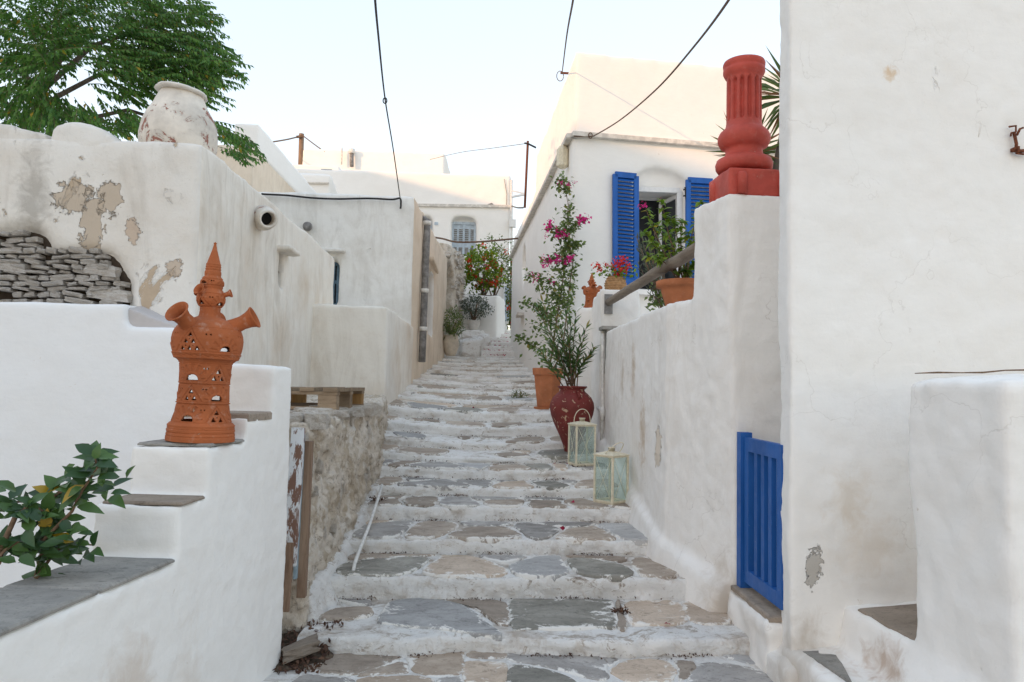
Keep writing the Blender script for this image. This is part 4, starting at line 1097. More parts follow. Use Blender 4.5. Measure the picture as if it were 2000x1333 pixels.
# peach gable to the left
XI = -5.0
zI = PX(485, 271, XI).z
fi = far_house('left_house', 'house with a sunlit peach side wall and flat roof, behind the tree', [(XI, 16), (XI, 22.3), (-11, 22.3), (-11, 16)], 2, [zI, zI, zI, zI], 'beige')
mb = MB(); mb.prism([(XI + .02, 16.3), (XI + .02, 22.3), (XI - .5, 22.3), (XI - .5, 16.3)], zI - .1, zI + .55); sculpt('parapet', mb, M['white_far'], fi, .1, disp=((.05, 1.),), smooth=2)
# planter and rough stairs at the top
plan = thing('planter_wall', 'white raised planter wall at the head of the stairs holding the geranium bush', 'wall', (0, 23.5, 3))
zO = zat(940, 577, 23.5)
mb = MB(); mb.prism([(xat(900, 600, 23.5), 23.5), (xat(970, 600, 23.5), 23.4), (xat(986, 600, 24.4), 24.4), (xat(986, 600, 26), 26.9), (xat(885, 600, 26), 26.9)], 1.9, zO)
sculpt('wall', mb, M['white_far'], plan, .05, disp=((.06, .5), (.02, .12)), smooth=3)
mb = MB(); mb.box(xat(905, 575, 24) , xat(972, 575, 24), 23.7, 26.6, zO - .05, zO + .03); mb.build('soil', M['soil'], plan)
upper = structure('upper_stairs', 'curving whitewashed steps at the top of the lane')
zz = 2.39
for i in range(6):
    y0 = 21.6 + .62 * i; mb = MB(); zt_ = 2.40 + .165 * (i + 1)
    m = 10; xl = [.02, .12, .2, .27, .3, .33][i]; xr = 1.05
    ft = [(xl + (xr - xl) * j / m, y0 - .10 + .18 * abs(j / m - .45) ** 1.5) for j in range(m + 1)] + [(xr + .3, 27), (xl - .2, 27)]
    mb.prism(ft, 2.0, zt_); sculpt('step', mb, M['step'], upper, .035, disp=((.04, .3), (.015, .08)), smooth=2)
mb = MB(); mb.prism([(-.95, 21.9), (-.5, 21.5), (.0, 21.75), (.25, 22.6), (.3, 23.6), (-.9, 23.6)], 1.9, [2.75, 2.8, 2.9, 3.1, 3.2, 3.2])
mb.prism([(-.75, 22.4), (.1, 22.5), (.1, 23.6), (-.75, 23.6)], 1.9, 3.22)
sculpt('ledge', mb, M['step'], upper, .04, disp=((.07, .35), (.02, .08)), smooth=4)

# unseen houses added behind and left to keep low sun off the lane
def back_house(label, foot, z0, z1, wins):
    t = thing('blocker_house', label, 'house', (foot[0][0], foot[0][1], 0), 'unseen houses added to shade the lane')
    MB().prism(foot, z0, z1).build('wall', M['white_far'], t)
    for a, b, zc_ in wins:
        a, b = Vector(a), Vector(b); mb = MB(); mb.bar((*a, zc_), (*b, zc_), .08, 1.3); w = mb.build('shutter', M['blue_shutter'], t)
    return t
BH = [('unseen white house added behind the viewer to block the low sun', [(-31, -27), (-24, -27), (-24, -13.2), (-31, -13.2)], -.4, 11.4, [((-23.99, -20.5), (-23.99, -19.5), 4.0), ((-23.99, -17), (-23.99, -16), 4.0)]),
      ('long unseen white house added on the left to shade the lane', [(-31, -13), (-24, -13), (-24, 0), (-31, 0)], -.2, 12.0, [((-23.99, -6), (-23.99, -5), 5)]),
      ('unseen white house added further up on the left to block the low sun', [(-31, .3), (-24, .3), (-24, 13), (-31, 13)], 0, 14.2, [((-23.99, 5), (-23.99, 6), 6)])]
for b in BH: back_house(*b)
# ------------------------------------------------------------------ helpers for things on the stairs
def on_step(px, py):
    for k in range(NK):
        g = G(px, py, NZ[k] + slope(k) * .4 - .02)
        if NY[k] - .02 <= g.y <= nexty(k) + .02: return Vector((g.x, g.y, float(tread_z(k, g.x, g.y)))), k
    g = G(px, py, 0); return Vector((g.x, g.y, 0)), -1

# ------------------------------------------------------------------ pierced terracotta chimney pots
PROF = [(90, 2), (96, 5), (110, 8), (140, 15), (180, 27), (215, 37), (222, 42), (228, 40), (236, 43), (243, 40), (250, 44), (258, 41), (268, 46), (282, 46), (290, 44), (305, 57), (325, 66), (340, 66), (355, 61), (366, 57),
        (375, 63), (400, 75), (420, 80), (440, 79), (460, 70), (474, 59), (490, 56), (510, 57), (524, 60), (530, 66), (540, 90), (552, 122), (570, 150), (600, 178), (630, 190), (660, 195), (700, 193), (735, 186),
        (742, 190), (750, 184), (765, 178), (772, 176), (778, 160), (790, 147), (810, 142), (850, 139), (900, 138), (908, 142), (916, 137), (960, 138), (1015, 142), (1022, 147), (1030, 142), (1080, 149), (1130, 163), (1140, 172),
        (1150, 182), (1162, 180), (1175, 184), (1195, 183), (1205, 185), (1225, 186), (1240, 186)]
def chimney_mesh(nth, ny):
    py = np.array([p[0] for p in PROF], float); pr = np.array([p[1] for p in PROF], float)
    Yp = np.linspace(90, 1240, ny); R0 = np.interp(Yp, py, pr)
    TH = np.arange(nth) / nth * 2 * np.pi
    Yg, Tg = np.meshgrid(Yp, TH, indexing='ij'); Rg = np.repeat(R0[:, None], nth, 1)
    hole = np.zeros(Yg.shape, bool); rel = np.zeros(Yg.shape)
    face = -1.21
    def tri(u, y, uc, ya, yb, hb): return (y > ya) & (y < yb) & (np.abs(u - uc) < hb * (y - ya) / (yb - ya))
    def band(y0, y1, n, arch_odd, ra, tiers, Rm=None):
        nonlocal hole, rel
        inb = (Yg > y0) & (Yg < y1)
        w = 2 * np.pi / n; a = (Tg - face) % (2 * np.pi); j = np.floor(a / w).astype(int); u = (a - (j + .5) * w) * Rg
        odd = (j % 2 == 1); isarch = odd if arch_odd else ~odd
        yb = y1 - 7; d = np.hypot(u, Yg - yb)
        hole |= inb & isarch & (d < ra) & (Yg < yb)
        ang = np.arctan2(u, yb - Yg)
        rel = np.where(inb & isarch & (d > ra * 1.05) & (d < ra * 1.3) & (Yg < yb), 3.2, rel)
        rel = np.where(inb & isarch & (d > ra * 1.45) & (d < ra * 2.6) & (np.cos(ang * 13) > .25) & (Yg < yb - 8), -4.0, rel)
        H = (y1 - y0 - 22) / tiers
        for r in range(tiers):
            for c in range(r + 1):
                uc = (c - r / 2) * H * 1.12; ya = y0 + 16 + r * H; 
                hole |= inb & ~isarch & tri(u, Yg, uc, ya + H * .18, ya + H * .93, H * .42)
                if c < r: hole |= inb & ~isarch & (np.hypot(u - uc - H * .56, Yg - ya - H * .32) < H * .13)
        lim = tiers * H * .62
        big = np.abs(u) - (Yg - (y0 + 8)) / (tiers * H) * (lim + 8)
        rel = np.where(inb & ~isarch & (np.abs(big) < 4), -4.0, rel)
        for s in (-1, 1): hole |= inb & (np.hypot(u - s * w * Rg * .44, Yg - (y0 + (y1 - y0) * .28)) < 5.5)
        for e in (y0, y1): rel = np.where(np.abs(Yg - e) < 2.5, -3.5, rel)
    band(800, 905, 6, True, 36, 2); band(918, 1018, 6, False, 35, 2); band(1032, 1134, 6, True, 36, 2)
    band(600, 738, 6, False, 33, 3); band(398, 474, 4, False, 24, 1); band(312, 350, 4, True, 19, 1)
    zig = np.abs(((Tg * 26 / np.pi) % 2) - 1) * 12
    rel = np.where(np.abs(Yg - 752 - zig * .9 + 0) < 2.6, -3.2, rel)
    for e in (1170, 1190, 1212): rel = np.where(np.abs(Yg - e) < 2.5, -3, rel)
    SC = .000826
    Rr = (Rg + rel) * SC
    V = np.stack([Rr * np.cos(Tg), Rr * np.sin(Tg), (1240 - Yg) * SC], -1).reshape(-1, 3)
    i, k = np.meshgrid(np.arange(ny - 1), np.arange(nth), indexing='ij')
    q = np.stack([i * nth + k, (i + 1) * nth + k, (i + 1) * nth + (k + 1) % nth, i * nth + (k + 1) % nth], -1).reshape(-1, 4)
    hf = (hole.reshape(-1)[q].sum(1) < 3)
    return V, q[hf]
def spout_pts(mb, yc, r0, rim, L, th, elev, base, sc=.000826, n=28):
    c = Vector((0, 0, (1240 - yc) * sc)); d = Vector((math.cos(th) * math.cos(elev), math.sin(th) * math.cos(elev), math.sin(elev)))
    q = d.to_track_quat('Z', 'Y').to_matrix()
    o = c + Vector((math.cos(th), math.sin(th), 0)) * base * sc
    pr = [(r0 * 1.15, 0), (r0, L * .25), (r0 * .92, L * .5), (r0 * 1.05, L * .75), (rim * .85, L * .93), (rim, L), (rim * .98, L + 6), (rim * .86, L + 3), (r0 * .82, L * .78), (r0 * .7, L * .5), (r0 * .7, 0)]
    t = MB(); t.lathe([(r * sc, z * sc) for r, z in pr], n, cap0=False, cap1=True)
    mb.add([o + q @ Vector(p) for p in t.v], t.f)
def chimney(label, loc, scale, nth, ny, rot, group=None):
    t = thing('chimney_pot', label, 'chimney pot', loc, None, rot); t.scale = (scale,) * 3
    V, Q = chimney_mesh(nth, ny)
    o = obj('body', V, Q, M['terra'], t, True, True)
    m = o.modifiers.new('s', 'SOLIDIFY'); m.thickness = .011; m.offset = -1
    f0 = -1.21
    for th, yc, r0, rim, L, el, ba in ((f0 - .80, 592, 46, 70, 120, .62, 140), (f0 + 1.25, 588, 44, 66, 150, .50, 120), (f0 + 3.0, 590, 44, 66, 110, .55, 140),
                                      (f0 - .85, 392, 22, 34, 34, .45, 60), (f0 + 1.3, 400, 15, 24, 46, .35, 62), (f0 - 2.2, 392, 20, 30, 30, .4, 60)):
        mb = MB(); spout_pts(mb, yc, r0, rim, L, th, el, ba); mb.build('spout', M['terra'], t, True, True)
    return t
chimney('tall pierced terracotta chimney pot with trumpet spouts, standing on the stepped white parapet', Vector((xat(391, 862, 3.6), 3.6, 1.304)), 1.0, 300, 460, (0, .032, 0))
c = Vector((xat(1155, 602, 10.15), 10.15, zat(1147, 602, 10.0) - .005))
chimney('small pierced terracotta chimney pot standing beside the geranium pot at the terrace corner', c, .54, 110, 180, (0, .0, .5)).scale = (.74, .74, .54)

# ------------------------------------------------------------------ jar on the old wall
jz = zC; jy = 6.22; jx = xat(350, 260, jy); s_ = jy / F
t = thing('storage_jar', 'big whitewashed clay jar with flaking red patches on the corner of the old wall', 'jar', (jx, jy, jz - .05))
ht = zat(350, 184, jy) - jz + .05
mb = MB(); mb.lathe([(.25, 0), (.285, .05), (.298, .12), (.298, .19), (.285, .28), (.255, .36), (.215, .43), (.185, ht - .05), (.17, ht - .02), (.16, ht)], 48,
   fn=lambda r, z, a: r * (1 + .02 * math.sin(2 * a + 1) + float(fbm(math.cos(a) * 2.2, math.sin(a) * 2.2, z * 6)) * .05))
mb.build('body', M['jar'], t, True, True)
mb = MB(); mb.lathe([(.12, 0), (.19, .002), (.205, .014), (.198, .032), (.10, .04)], 40, fn=lambda r, z, a: r * (1 + float(fbm(math.cos(a) * 3, math.sin(a) * 3, 2)) * .16))
o = mb.build('lid', M['whitepot'], t, True, True); o.location = (0.0, 0, ht - .008); o.rotation_euler = (.0, .10, 0)

# ------------------------------------------------------------------ pots by the wall
g_, k_ = Vector((xat(1116, 870, 8.85), 8.85, 0)), 6
z0 = float(tread_z(6, g_.x, 8.85)) - .012
t = thing('red_pot', 'dark red clay pot with flaking paint holding the oleander', 'pot', (g_.x, 8.85, z0))
sc = 8.85 / F
prof = [(12, 0), (14, 3), (16, 14), (24, 34), (34, 55), (41, 74), (43.5, 88), (42, 98), (37, 108), (30, 115), (25, 119), (23.5, 123), (27, 126), (29, 128), (28, 130), (24, 130), (21, 127), (21, 118)]
mb = MB(); mb.lathe([(r * sc, z * sc) for r, z in prof], 56, fn=lambda r, z, a: r * (1 + float(fbm(math.cos(a) * 1.5, math.sin(a) * 1.5, z * 4)) * .03))
mb.build('body', M['redpot'], t, True, True)
mb = MB(); mb.lathe([(.001, 119 * sc), (22 * sc, 119 * sc)], 24); mb.build('soil', M['soil'], t, False, True)
for a in (-1.35, 1.8):
    mb = MB(); ca, sa = math.cos(a), math.sin(a); ps = []
    for i in range(9):
        u = i / 8; rr = (27 + 11 * math.sin(math.pi * u) * .9 + 10 * (1 - u)) * sc; ps.append((ca * rr, sa * rr, (106 + 13 * u) * sc))
    mb.tube(ps, .016, 8); mb.build('handle', M['redpot'], t, True, True)
RPOT = Vector((g_.x, 8.85, z0 + 121 * sc))

px_, py_ = 1069, 10.9; gx = xat(px_, 795, py_); z0 = float(tread_z(9, gx, py_)) - .02
t = thing('planter', 'orange terracotta planter with a wide rim against the white house', 'planter', (gx, py_, z0), None, (0, 0, .25))
sc = py_ / F
mb = MB(); mb.lathe([(20 * sc, 4 * sc), (21 * sc, 6 * sc), (28 * sc, 64 * sc), (28.5 * sc, 66 * sc), (31 * sc, 67 * sc), (32 * sc, 79 * sc), (30 * sc, 80 * sc), (27 * sc, 80 * sc), (26 * sc, 66 * sc)], 8); mb.build('body', M['terra_pot'], t, False, True)
mb = MB(); mb.lathe([(26 * sc, 0), (27 * sc, 4.5 * sc), (24 * sc, 4.5 * sc)], 24); mb.build('saucer', M['terra_pot'], t, False, True)
mb = MB(); mb.lathe([(.001, 70 * sc), (27 * sc, 70 * sc)], 16); mb.build('soil', M['soil'], t, False, True)
PLANT = Vector((gx, py_, z0 + 70 * sc))

# ------------------------------------------------------------------ lanterns
def lantern(label, loc, rz, hand):
    s, h = .108, .445
    t = thing('lantern', label, 'lantern', loc, 'cream metal lanterns on the steps', (0, 0, rz))
    mb = MB(); mb.box(-s, s, -s, s, 0, .012)
    for x in (-1, 1):
        for y in (-1, 1): mb.box(x * s - .009, x * s + .009, y * s - .009, y * s + .009, .004, h)
    for z in (.022, h - .006):
        for q in (-1, 1): mb.box(-s + .009, s - .009, q * s - .006, q * s + .006, z - .008, z + .010); mb.box(q * s - .006, q * s + .006, -s + .009, s - .009, z - .008, z + .010)
    mb.build('frame', M['cream'], t, False, True)
    mb = MB(); e = s + .016
    mb.add([(-e, -e, h), (e, -e, h), (e, e, h), (-e, e, h), (-e, -e, h + .008), (e, -e, h + .008), (e, e, h + .008), (-e, e, h + .008), (-.035, -.035, h + .036), (.035, -.035, h + .036), (.035, .035, h + .036), (-.035, .035, h + .036)],
           [(3, 2, 1, 0), (0, 1, 5, 4), (1, 2, 6, 5), (2, 3, 7, 6), (3, 0, 4, 7), (4, 5, 9, 8), (5, 6, 10, 9), (6, 7, 11, 10), (7, 4, 8, 11), (8, 9, 10, 11)])
    mb.build('roof', M['cream'], t, False, True)
    mb = MB(); mb.lathe([(.030, h + .034), (.030, h + .066), (.036, h + .068), (.036, h + .074), (.02, h + .074)], 20); cap = mb.build('chimney_cap', M['cream'], t, True, True)
    mb = MB()
    for r_ in range(3):
        for k in range(14):
            a = 2 * math.pi * (k + .5 * r_) / 14; mb.obox((.0302 * math.cos(a), .0302 * math.sin(a), h + .042 + r_ * .009), (-.0022 * math.sin(a), .0022 * math.cos(a), 0), (.0008 * math.cos(a), .0008 * math.sin(a), 0), (0, 0, .0028))
    mb.build('perforation', M['dark'], cap, False, True)
    mb = MB(); pts = []
    for i in range(17):
        a = math.pi * i / 16; y_ = .165 * math.sin(a) ** .8; pts.append(Vector((-.098 * math.cos(a), -y_ * math.sin(hand), h + .006 + y_ * math.cos(hand))))
    mb.tube(pts, .0042, 6); mb.build('handle', M['cream'], t, True, True)
    for i in range(4):
        R_ = Matrix.Rotation(i * math.pi / 2, 3, 'Z')
        mb = MB(); mb.box(-s + .008, s - .008, -s - .0012, -s + .0012, .03, h - .015); mb.v = [tuple(R_ @ Vector(p)) for p in mb.v]; p = mb.build('pane', M['glass'], t, False, True)
        mb = MB()
        for q in (-1, 1): mb.tube([(-q * (s - .01), -s - .004, .03), (0, -s - .006, h * .5), (q * (s - .01), -s - .004, h - .016)], .0019, 5)
        mb.v = [tuple(R_ @ Vector(p)) for p in mb.v]; mb.build('cross_wire', M['cream'], p, True, True)
    return t
x1 = xat(1193, 980, 7.0)
lantern('cream metal lantern with greenish glass and its handle folded, nearer one beside the wall', Vector((x1, 7.0, float(tread_z(3, x1, 7.0)) + .006)), math.radians(40), .75)
x2 = xat(1136, 895, 8.17)
lantern('cream metal lantern with its handle upright, in front of the red pot', Vector((x2, 8.17, float(tread_z(5, x2, 8.17)) + .012)), math.radians(15), 0.02)

# ------------------------------------------------------------------ blue gate
ga, gb = Vector((xat(1450, 1000, 4.865), 4.865, 0)), Vector((xat(1533, 1000, 4.17), 4.17, 0)); gu = (gb - ga).normalized(); gn = Vector((0, 0, 1)).cross(gu)
zt_, zb_ = 1.285, .365
t = thing('gate', 'bright blue slatted wooden gate between the pillar and the tall wall', 'gate', (1.69, 4.5, .3))
def gbar(u0, u1, z0, z1, th, name, par, off=0):
    mb = MB(); a = ga + gu * u0 + gn * off; b = ga + gu * u1 + gn * off
    mb.obox(((a.x + b.x) / 2, (a.y + b.y) / 2, (z0 + z1) / 2), (b - a) / 2, gn * th / 2, Vector((0, 0, (z1 - z0) / 2)))
    return mb.build(name, M['blue'], par)
Lg = (gb - ga).length
gbar(.0, .075, zb_ - .05, zt_ + .03, .075, 'post', t)
gbar(.09, Lg, zt_ - .085, zt_, .04, 'top_rail', t); gbar(.09, Lg, zb_, zb_ + .085, .04, 'bottom_rail', t)
gbar(.09, .165, zb_ + .085, zt_ - .085, .04, 'stile', t); gbar(Lg - .07, Lg, zb_ + .085, zt_ - .085, .04, 'stile', t)
for i in range(3):
    c_ = .165 + (Lg - .235) * (i + 1) / 4; gbar(c_ - .026, c_ + .026, zb_ + .085, zt_ - .085, .03, 'slat', t)
mb = MB()
for z in (.52, 1.12): mb.obox(tuple(ga + gu * .083 + gn * .03 + Vector((0, 0, z))), gu * .02, gn * .004, Vector((0, 0, .04)))
mb.build('hinge', M['rust'], t)
mb = MB(); mb.obox(tuple(ga + gu * (Lg - .06) + gn * .03 + Vector((0, 0, .86))), gu * .03, gn * .012, Vector((0, 0, .012))); mb.build('latch', M['rust'], t)

# ------------------------------------------------------------------ red column on the pillar
cx_, cy_ = xat(1453, 250, 5.14), 5.14
t = thing('red_column', 'red painted fluted column base on the white pillar', 'column', (cx_, cy_, zP))
hp = zat(1445, 333, 5.0) - zP
mb = MB(); mb.prism([(XP + .012, YP + .02), (2.10, YP + .05), (2.10, 5.34), (XP - .005, 5.32)], zP - .01, zP + hp)
sculpt('plinth', mb, M['redpaint'], t, .012, disp=((.008, .2), (.003, .05)), smooth=3)
mb = MB()
for (x, y) in ((XP + .10, YP + .02), (2.05, YP + .045), (XP + .005, 5.22)):
    v = MB(); v.lathe([(.034, 0), (.034, hp - .055), (.026, hp - .035), (.0, hp - .028)], 14, (x, y, zP)); mb.add(v.v, v.f)
mb.build('corner_post', M['redpaint'], t, True)
sc = 5.14 / F; zt_ = zat(1453, 124, 5.14)
z_ = lambda y: zat(1453, y, 5.14)
prof = [(50, 338), (55, 331), (56, 323), (53, 315), (46, 311), (41, 309), (37.5, 305), (36, 299), (37, 293), (41, 291), (46, 288), (51, 279), (51.5, 270), (47, 261), (40, 255), (36, 250), (35, 244)]
prof += [(34.5 - .5 * i / 30, 244 - 88 * i / 30) for i in range(1, 31)] + [(35, 154), (38, 150), (41, 144), (41, 138), (39, 136), (41, 133), (41.5, 127), (40, 123.5), (25, 122)]
zlo, zhi = z_(240), z_(160)
def flute(r, z, a):
    z = z + zP
    if z < zlo or z > zhi: return r
    e = min(z - zlo, zhi - z)
    u = abs(((a * 14 / (2 * math.pi)) % 1) - .5) * 2       # 0 at flute centre
    w = .62 if e > .035 else .62 * math.sqrt(max(0, 1 - ((.035 - e) / .035) ** 2))
    return r - (.026 * math.sqrt(max(0, 1 - (u / w) ** 2)) if w > 0 and u < w else 0)
mb = MB(); mb.lathe([(r * sc, z_(y) - zP) for r, y in prof], 168, fn=flute)
mb.build('shaft', M['redpaint'], t, True, True)

# ------------------------------------------------------------------ wooden railing of the terrace
a = Vector((1.635, 5.30, zat(1362, 478, 5.4))); b = Vector((1.555, 9.03, 2.63))
t = thing('railing', 'round weathered wooden handrail from the pillar to the terrace corner', 'handrail', tuple(a))
mb = MB(); mb.tube([a.lerp(b, i / 10) + Vector((float(fbm(i * .6, 1)) * .02, 0, float(fbm(i * .6, 9)) * .03)) for i in range(11)], [.052 - .006 * i / 10 for i in range(11)], 14); mb.build('rail', M['greywood'], t, True)
mb = MB(); mb.box(b.x - .05, b.x + .05, 8.96, 8.985, 2.48, 2.72); mb.build('bracket', M['grey'], t)

# ------------------------------------------------------------------ pots on the terrace
zb_ = zat(1210, 566, 9.0)
gx = xat(1202, 560, 9.35)
t = thing('flower_pot', 'ribbed straw coloured pot on the terrace corner holding red geraniums', 'pot', (gx, 9.35, zb_ - .01))
mb = MB(); pr = [(.085 + .055 * math.sin(math.pi * (i / 36) ** .9 * .86 + .18) + .006 * math.sin(i * 2 * math.pi / 5.1), .22 * i / 36) for i in range(37)] + [(.10, .22), (.10, .18)]
mb.lathe(pr, 40); mb.build('body', M['wicker'], t, True, True)
GER = Vector((gx, 9.35, zb_ + .2))
bx, by = 1.735, 6.3; zb2 = zG
mb = MB(); mb.prism([(1.74, 5.86), (2.12, 5.86), (2.12, 6.75), (1.76, 6.75)], 1.2, zG); sculpt('bench', mb, M['white'], ter, .03, disp=((.02, .4),), smooth=3)
t = thing('bowl_pot', 'wide terracotta bowl pot with a thick rim on the terrace wall behind the handrail', 'pot', (bx, by, zb2 - .005))
mb = MB(); mb.lathe([(.12, 0), (.135, .01), (.18, .16), (.19, .20), (.225, .205), (.23, .255), (.215, .26), (.195, .25), (.18, .2)], 44); mb.build('body', M['terra_pot'], t, True, True)
mb = MB(); mb.lathe([(.001, .215), (.19, .215)], 24); mb.build('soil', M['soil'], t, False, True)
BOWL = Vector((bx, by, zb2 + .21))

# ------------------------------------------------------------------ pallet on the rubble wall
t = thing('pallet', 'old wooden pallet lying on the rubble wall beside the white parapet', 'pallet', (-1.6, 6.1, 1.37))
Rz = Matrix.Rotation(math.radians(-3), 3, 'Z'); O = Vector((-1.065, 5.62, zat(664, 802, 5.6)))
def pb(x0, x1, y0, y1, z0, z1, name, mat):
    mb = MB(); mb.box(x0, x1, y0, y1, z0 * 1.12, z1 * 1.12); mb.v = [tuple(O + Rz @ Vector(p)) for p in mb.v]; return mb.build(name, M[mat], t)
Lx, Ly = 1.15, 1.0
for i in range(7):
    x = -Lx + i * (Lx - .1) / 6; pb(x, x + .105, -.01, Ly, .122, .142 + random.uniform(0, .006), 'deck_board', 'palletwood')
for j in range(3):
    y = [0, Ly / 2 - .05, Ly - .1][j]
    pb(-Lx - .005, .002, y, y + .1, .10, .121, 'stringer_board', 'palletwood'); pb(-Lx, 0, y, y + .1, 0, .02, 'bottom_board', 'palletwood')
    for x in (-Lx, -Lx / 2 - .07, -.14): pb(x, x + .138, y + .004, y + .096, .0205, .0995, 'block', 'palletnew' if j == 2 else 'palletwood')

# ------------------------------------------------------------------ old door frame between parapet and rubble wall
t = thing('door_frame', 'decayed old door of a flaking white board and a brown post in the gap beside the parapet', 'door', (-1.1, 4.55, .2))
a, b = P(603, 862, 4.60), P(589, 1166, 4.60)
mb = MB(); mb.bar(b, a, .05, .055, (0, 1, 0)); mb.build('post', M['postwood'], t)
a, b = P(583, 836, 4.52), P(566, 1105, 4.52)
mb = MB(); mb.bar(b, a, .075, .035, (0, 1, 0)); mb.build('board', M['flaky'], t)
a, b = P(592, 850, 4.56), P(577, 1130, 4.56)
mb = MB(); mb.bar(b, a, .02, .04, (0, 1, 0)); mb.build('strip', M['paleblue'], t)
a, b = P(566, 1060, 4.50), P(556, 1195, 4.47)
mb = MB(); mb.bar(b, a, .05, .03, (0, 1, 0)); mb.build('broken_board', M['postwood'], t)

# ------------------------------------------------------------------ pipes
t = tag(MB().tube([PX(a, b, x) for a, b, x in ((746, 948, -.90), (738, 975, -.88), (720, 1030, -.86), (702, 1075, -.84), (693, 1100, -.86), (690, 1115, -.855), (690, 1134, -.855))], .0135, 10).build('white_pipe', M['whitepipe'], None, True), 'thin white plastic pipe lying down the left edge of the steps', 'pipe')
t = thing('downpipe', 'white downpipe with old joints at the far end of the terrace wall', 'pipe', (1.46, 8.82, 1))
pp = [P(1178, 652, 8.8), P(1177, 690, 8.8), P(1177, 800, 8.8), P(1175, 866, 8.8)]
mb = MB(); mb.tube(pp, .02, 10); mb.build('pipe', M['whitepipe'], t, True)
mb = MB(); mb.tube([P(1177, 795, 8.8), P(1176, 822, 8.8)], .03, 10); mb.tube([P(1175, 803, 8.8), P(1168, 797, 9.0)], .026, 8); mb.build('joint', M['whitepipe'], t, True)

# ------------------------------------------------------------------ cables and poles
def cable(label, pts, r=.011, mat='black', knots=()):
    ps = []
    pts = [Vector(p) for p in pts]
    for i in range(len(pts) - 1):
        p0, p1, p2, p3 = pts[max(i - 1, 0)], pts[i], pts[i + 1], pts[min(i + 2, len(pts) - 1)]
        for j in range(8):
            u = j / 8; ps.append(.5 * ((2 * p1) + (p2 - p0) * u + (2 * p0 - 5 * p1 + 4 * p2 - p3) * u * u + (3 * p1 - p0 - 3 * p2 + p3) * u ** 3))
    ps.append(pts[-1]); mb = MB(); mb.tube(ps, r, 6)
    for c, rr in knots:
        c = Vector(c); mb.tube([c + Vector((math.cos(a) * rr, 0, math.sin(a) * rr * 1.5)) for a in np.linspace(0, 6.2, 12)], r * .8, 5)
    return tag(mb.build('cable', M[mat], None, True), label, 'cable')
cable('black overhead cable dropping to the roof corner of the low house', [P(782, 391, 13.4), P(768, 292, 11.0), P(752, 193, 8.6), P(738, 60, 6), P(731, -20, 5.0), P(715, -220, 3.4)], .0095, 'black', [(P(752, 197, 8.55), .022)])
cable('black cable running along the front of the low house under its roof', [P(x, y, 13.42) for x, y in ((511, 379), (520, 380), (560, 382), (610, 387), (660, 389), (720, 388), (765, 390), (781, 388), (783, 400), (782, 408))], .017)
cable('thin cable from the roof corner of the white house straight up out of the picture', [Vector((lx(12.6) - .03, 12.6, P(1096, 143, 12.6).z)), P(1107, 70, 8.5), P(1121, -10, 5.5), P(1140, -160, 3.5)], .009, 'brownwire', [(P(1094, 149, 12.5), .06)])
mb = MB(); w_ = P(1096, 143, 12.6); mb.bar(Vector((lx(12.6) - .06, 12.6, w_.z)), Vector((lx(12.6) + .2, 12.6, w_.z)), .03); mb.build('cable_hook', M['rust'], rh)
cable('twisted brown cable sagging from the cornice of the white house', [f_pt(1118, 270) + nf * .09, f_pt(1148, 271) + nf * .1, P(1165, 263, 11.0), P(1215, 232, 9.9), P(1285, 172, 8.3), P(1355, 92, 6.6), P(1425, -2, 5.0), P(1500, -130, 4.2)], .010, 'brownwire', [(f_pt(1149, 270) + nf * .12, .03)])
cable('dark cable sagging across the lane from the arch wall to the white house', [P(848, 464, 20.5), P(866, 467, 20.3), P(890, 473, 20.1), (P(930, 473, 19.9)), P(970, 470, 19.8), Vector((lx(19.9) - .02, 19.9, P(1007, 465, 19.9).z))], .024, 'brownwire')
t = thing('utility_pole', 'short wooden utility pole with two arms of wire above the left roofs', 'pole', tuple(P(588, 320, 38)))
mb = MB(); mb.tube([P(587, 330, 38), P(589, 262, 38)], .13, 10); mb.build('post', M['postwood'], t, True)
mb = MB(); mb.bar(P(579, 268, 37.8), P(592, 266, 37.8), .10); mb.build('cross_arm', M['postwood'], t)
cable('far thin cable from the wooden pole down towards the left roof', [P(581, 268, 37.8), P(560, 273, 36), P(530, 278, 34), P(500, 282, 32)], .035, 'brownwire')
cable('far thin cable slanting from the wooden pole down to the hilltop house', [P(591, 265, 37.8), P(612, 281, 36), P(634, 297, 34)], .028, 'brownwire')
t = thing('iron_pole', 'slender rusty iron pole at the roof corner of the white house', 'pole', tuple(P(1025, 400, 24)))
mb = MB(); mb.tube([P(1025, 406, 24), P(1031, 276, 24)], .04, 8); mb.build('post', M['rust'], t, True)
mb = MB(); mb.tube([P(1024, 280, 23.95), P(1031, 281, 23.95), P(1047, 289, 23.95)], .03, 6); mb.build('arm', M['black'], t, True)
mb = MB(); mb.bar(P(1000, 373, 24.5), P(1026, 379, 24), .06); mb.bar(P(1000, 385, 24.5), P(1026, 380, 24), .06); mb.build('brace', M['frame_white'], t)
cable('very thin pale wire from the iron pole across to the far houses', [P(1026, 281, 24), P(960, 290, 27), P(900, 298, 30), P(840, 312, 33.5)], .012, 'grey')
cable('bundle of wires between the far house and the iron pole', [P(1000, 403, 26.9), P(1010, 406, 26), P(1022, 406, 24.2)], .03, 'grey')

